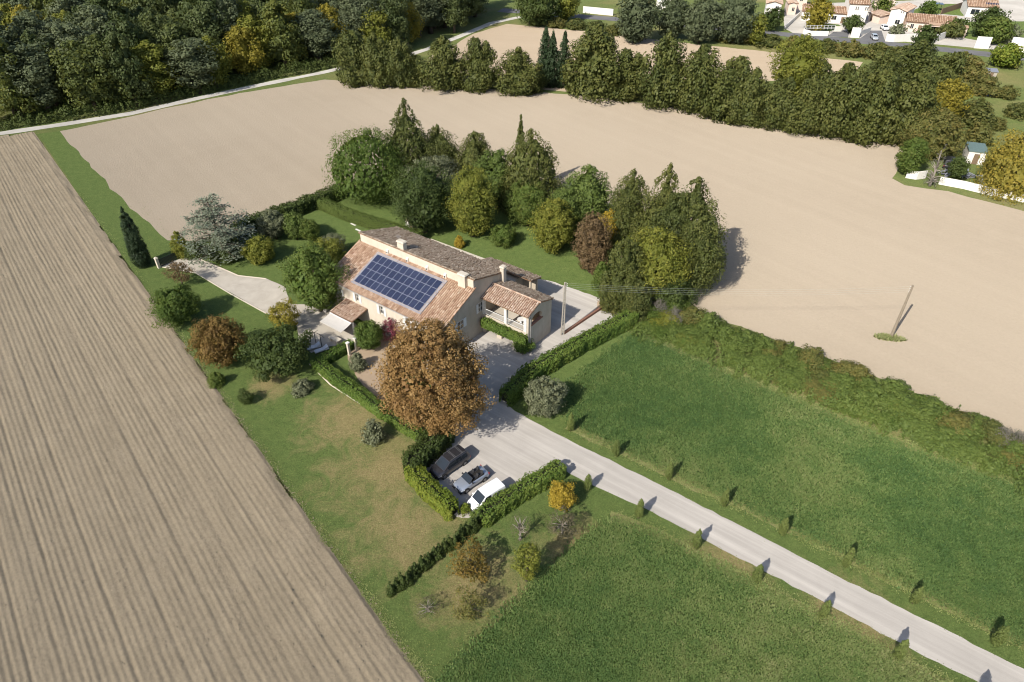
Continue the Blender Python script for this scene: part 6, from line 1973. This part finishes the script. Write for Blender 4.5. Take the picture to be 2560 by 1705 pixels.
sheet("garden_lawn", [vb(*p)[:2] for p in ((560, 200), (900, 60), (1450, 60), (1420, 250), (1050, 215))], 0.036, M['lawn'], 4, 0.2, 34, "rough lawn behind the long pinkish roof")
sheet("garden_lawn", [vb(*p)[:2] for p in ((1250, 560), (1500, 330), (2500, 330), (2600, 620), (1700, 640))], 0.036, M['lawn'], 4, 0.2, 35, "lawn of the right-hand village garden")
sheet("forecourt", [va(*p)[:2] for p in ((1370, 590), (1480, 510), (1730, 500), (1700, 615))], 0.036, M['asphalt'], 3, 0, 31, "dark asphalt forecourt before the tall white house")
sheet("forecourt", [va(*p)[:2] for p in ((1880, 640), (2080, 500), (2250, 500), (2310, 680))], 0.036, M['asphalt'], 3, 0, 32, "dark asphalt forecourt with the silver hatchback")
vcy = lambda x, y: S(2220 + x * .1444, 300 + y * .1444)
# scrapyard at the right
gwall("low white wall piece at the scrapyard's outer corner", [vcy(300, 1000), vcy(480, 1030), vcy(640, 1010)], 1.6)
gwall("long low white wall along the scrapyard and field", [vcy(870, 1110), vcy(1300, 1190), vcy(1700, 1290), vcy(2355, 1430), vcy(3000, 1570)], 1.5)
vhouse("workshop", "white workshop with teal sheet roof beside the golden weeping tree", vcy(1330, 745), vcy(1640, 785), 5, 2.5, roof='flat', tile='teal', cat="workshop", doors=[(1.6, 1.0, 2.1)])
car("estate_car", "grey estate car standing behind the scrapyard wall", *vcy(1640, 1090)[:2], 25, 4.5, 1.75,
    [(0, 0.72, 0.58), (0.02, 0.86, 0.7), (0.08, 0.95, 0.8), (0.25, 1.0, 0.95), (0.6, 1.0, 0.98), (0.95, 0.98, 0.98), (1.0, 0.86, 0.8)], (0.25, 0.4, 0.9, 0.99, 0.95, 1.45), PM['pale'], "car")
car("scrap_van", "dark old van parked deep inside the scrapyard", *vcy(1030, 800)[:2], 30, 4.6, 1.8,
    [(0, 0.74, 0.56), (0.02, 0.88, 0.74), (0.07, 0.96, 0.88), (0.16, 1.0, 1.0), (0.6, 1.0, 1.1), (0.95, 1.0, 1.1), (1.0, 0.94, 0.8)], (0.17, 0.37, 0.955, 0.995, 1.06, 1.9), PM['anthracite'], "van", van=True)
rn = random.Random(3)
jn = MB()
a, b = vcy(930, 960), vcy(1480, 1010)
for i in range(70):
    c_ = a + (b - a) * rn.random() + np.array([rn.uniform(-1, 1), rn.uniform(-0.6, 1.6), 0])
    l_, w_, an = rn.uniform(0.5, 2.2), rn.uniform(0.06, 0.4), rn.uniform(0, 3.1)
    dx, dy = math.cos(an), math.sin(an)
    z = rn.uniform(0.05, 0.9)
    tl_ = rn.uniform(-0.3, 0.3)
    q_ = [(c_[0] + dx * s * l_ / 2 - dy * t * w_ / 2, c_[1] + dy * s * l_ / 2 + dx * t * w_ / 2, max(0.03, z + s * tl_)) for s, t in ((-1, -1), (1, -1), (1, 1), (-1, 1))]
    jn.hexa(q_, [(p[0], p[1], p[2] + 0.06) for p in q_], rn.random())
tag(jn.build("scrap_heap", M['alu'], None), "heap of grey and white scrap metal behind the low wall", "scrap heap", kind="stuff")
tb = MB()
bp = S(2472, 238)
tb.hexa([(-1.0, -0.8, 0), (1.0, -0.9, 0), (1.1, 0.8, 0), (-0.9, 0.9, 0)], [(-0.8, -0.5, 0.7), (0.6, -0.6, 0.9), (0.8, 0.5, 0.8), (-0.5, 0.6, 0.6)])
tag(tb.build("blue_tarpaulin", M['blue'], None, W2(bp), bevel=0.1), "bright blue tarpaulin bundle in the scrub near the village", "tarpaulin")
hut = empty("garden_hut", W2(S(2472, 196)), -0.3, "small grey hut in the scrub below the village", "hut")
MB().box(-1.2, 1.2, -1, 1, 0, 2.0).build("wall", M['concrete_pole'], hut)
MB().hexa([(-1.4, -1.2, 2.0), (1.4, -1.2, 2.0), (1.4, 1.2, 2.3), (-1.4, 1.2, 2.3)], [(-1.4, -1.2, 2.1), (1.4, -1.2, 2.1), (1.4, 1.2, 2.4), (-1.4, 1.2, 2.4)]).build("roof", M['alu'], hut)
MB().box(-0.4, 0.4, -1.03, -1.002, 0, 1.8).build("door", M['wood'], hut)
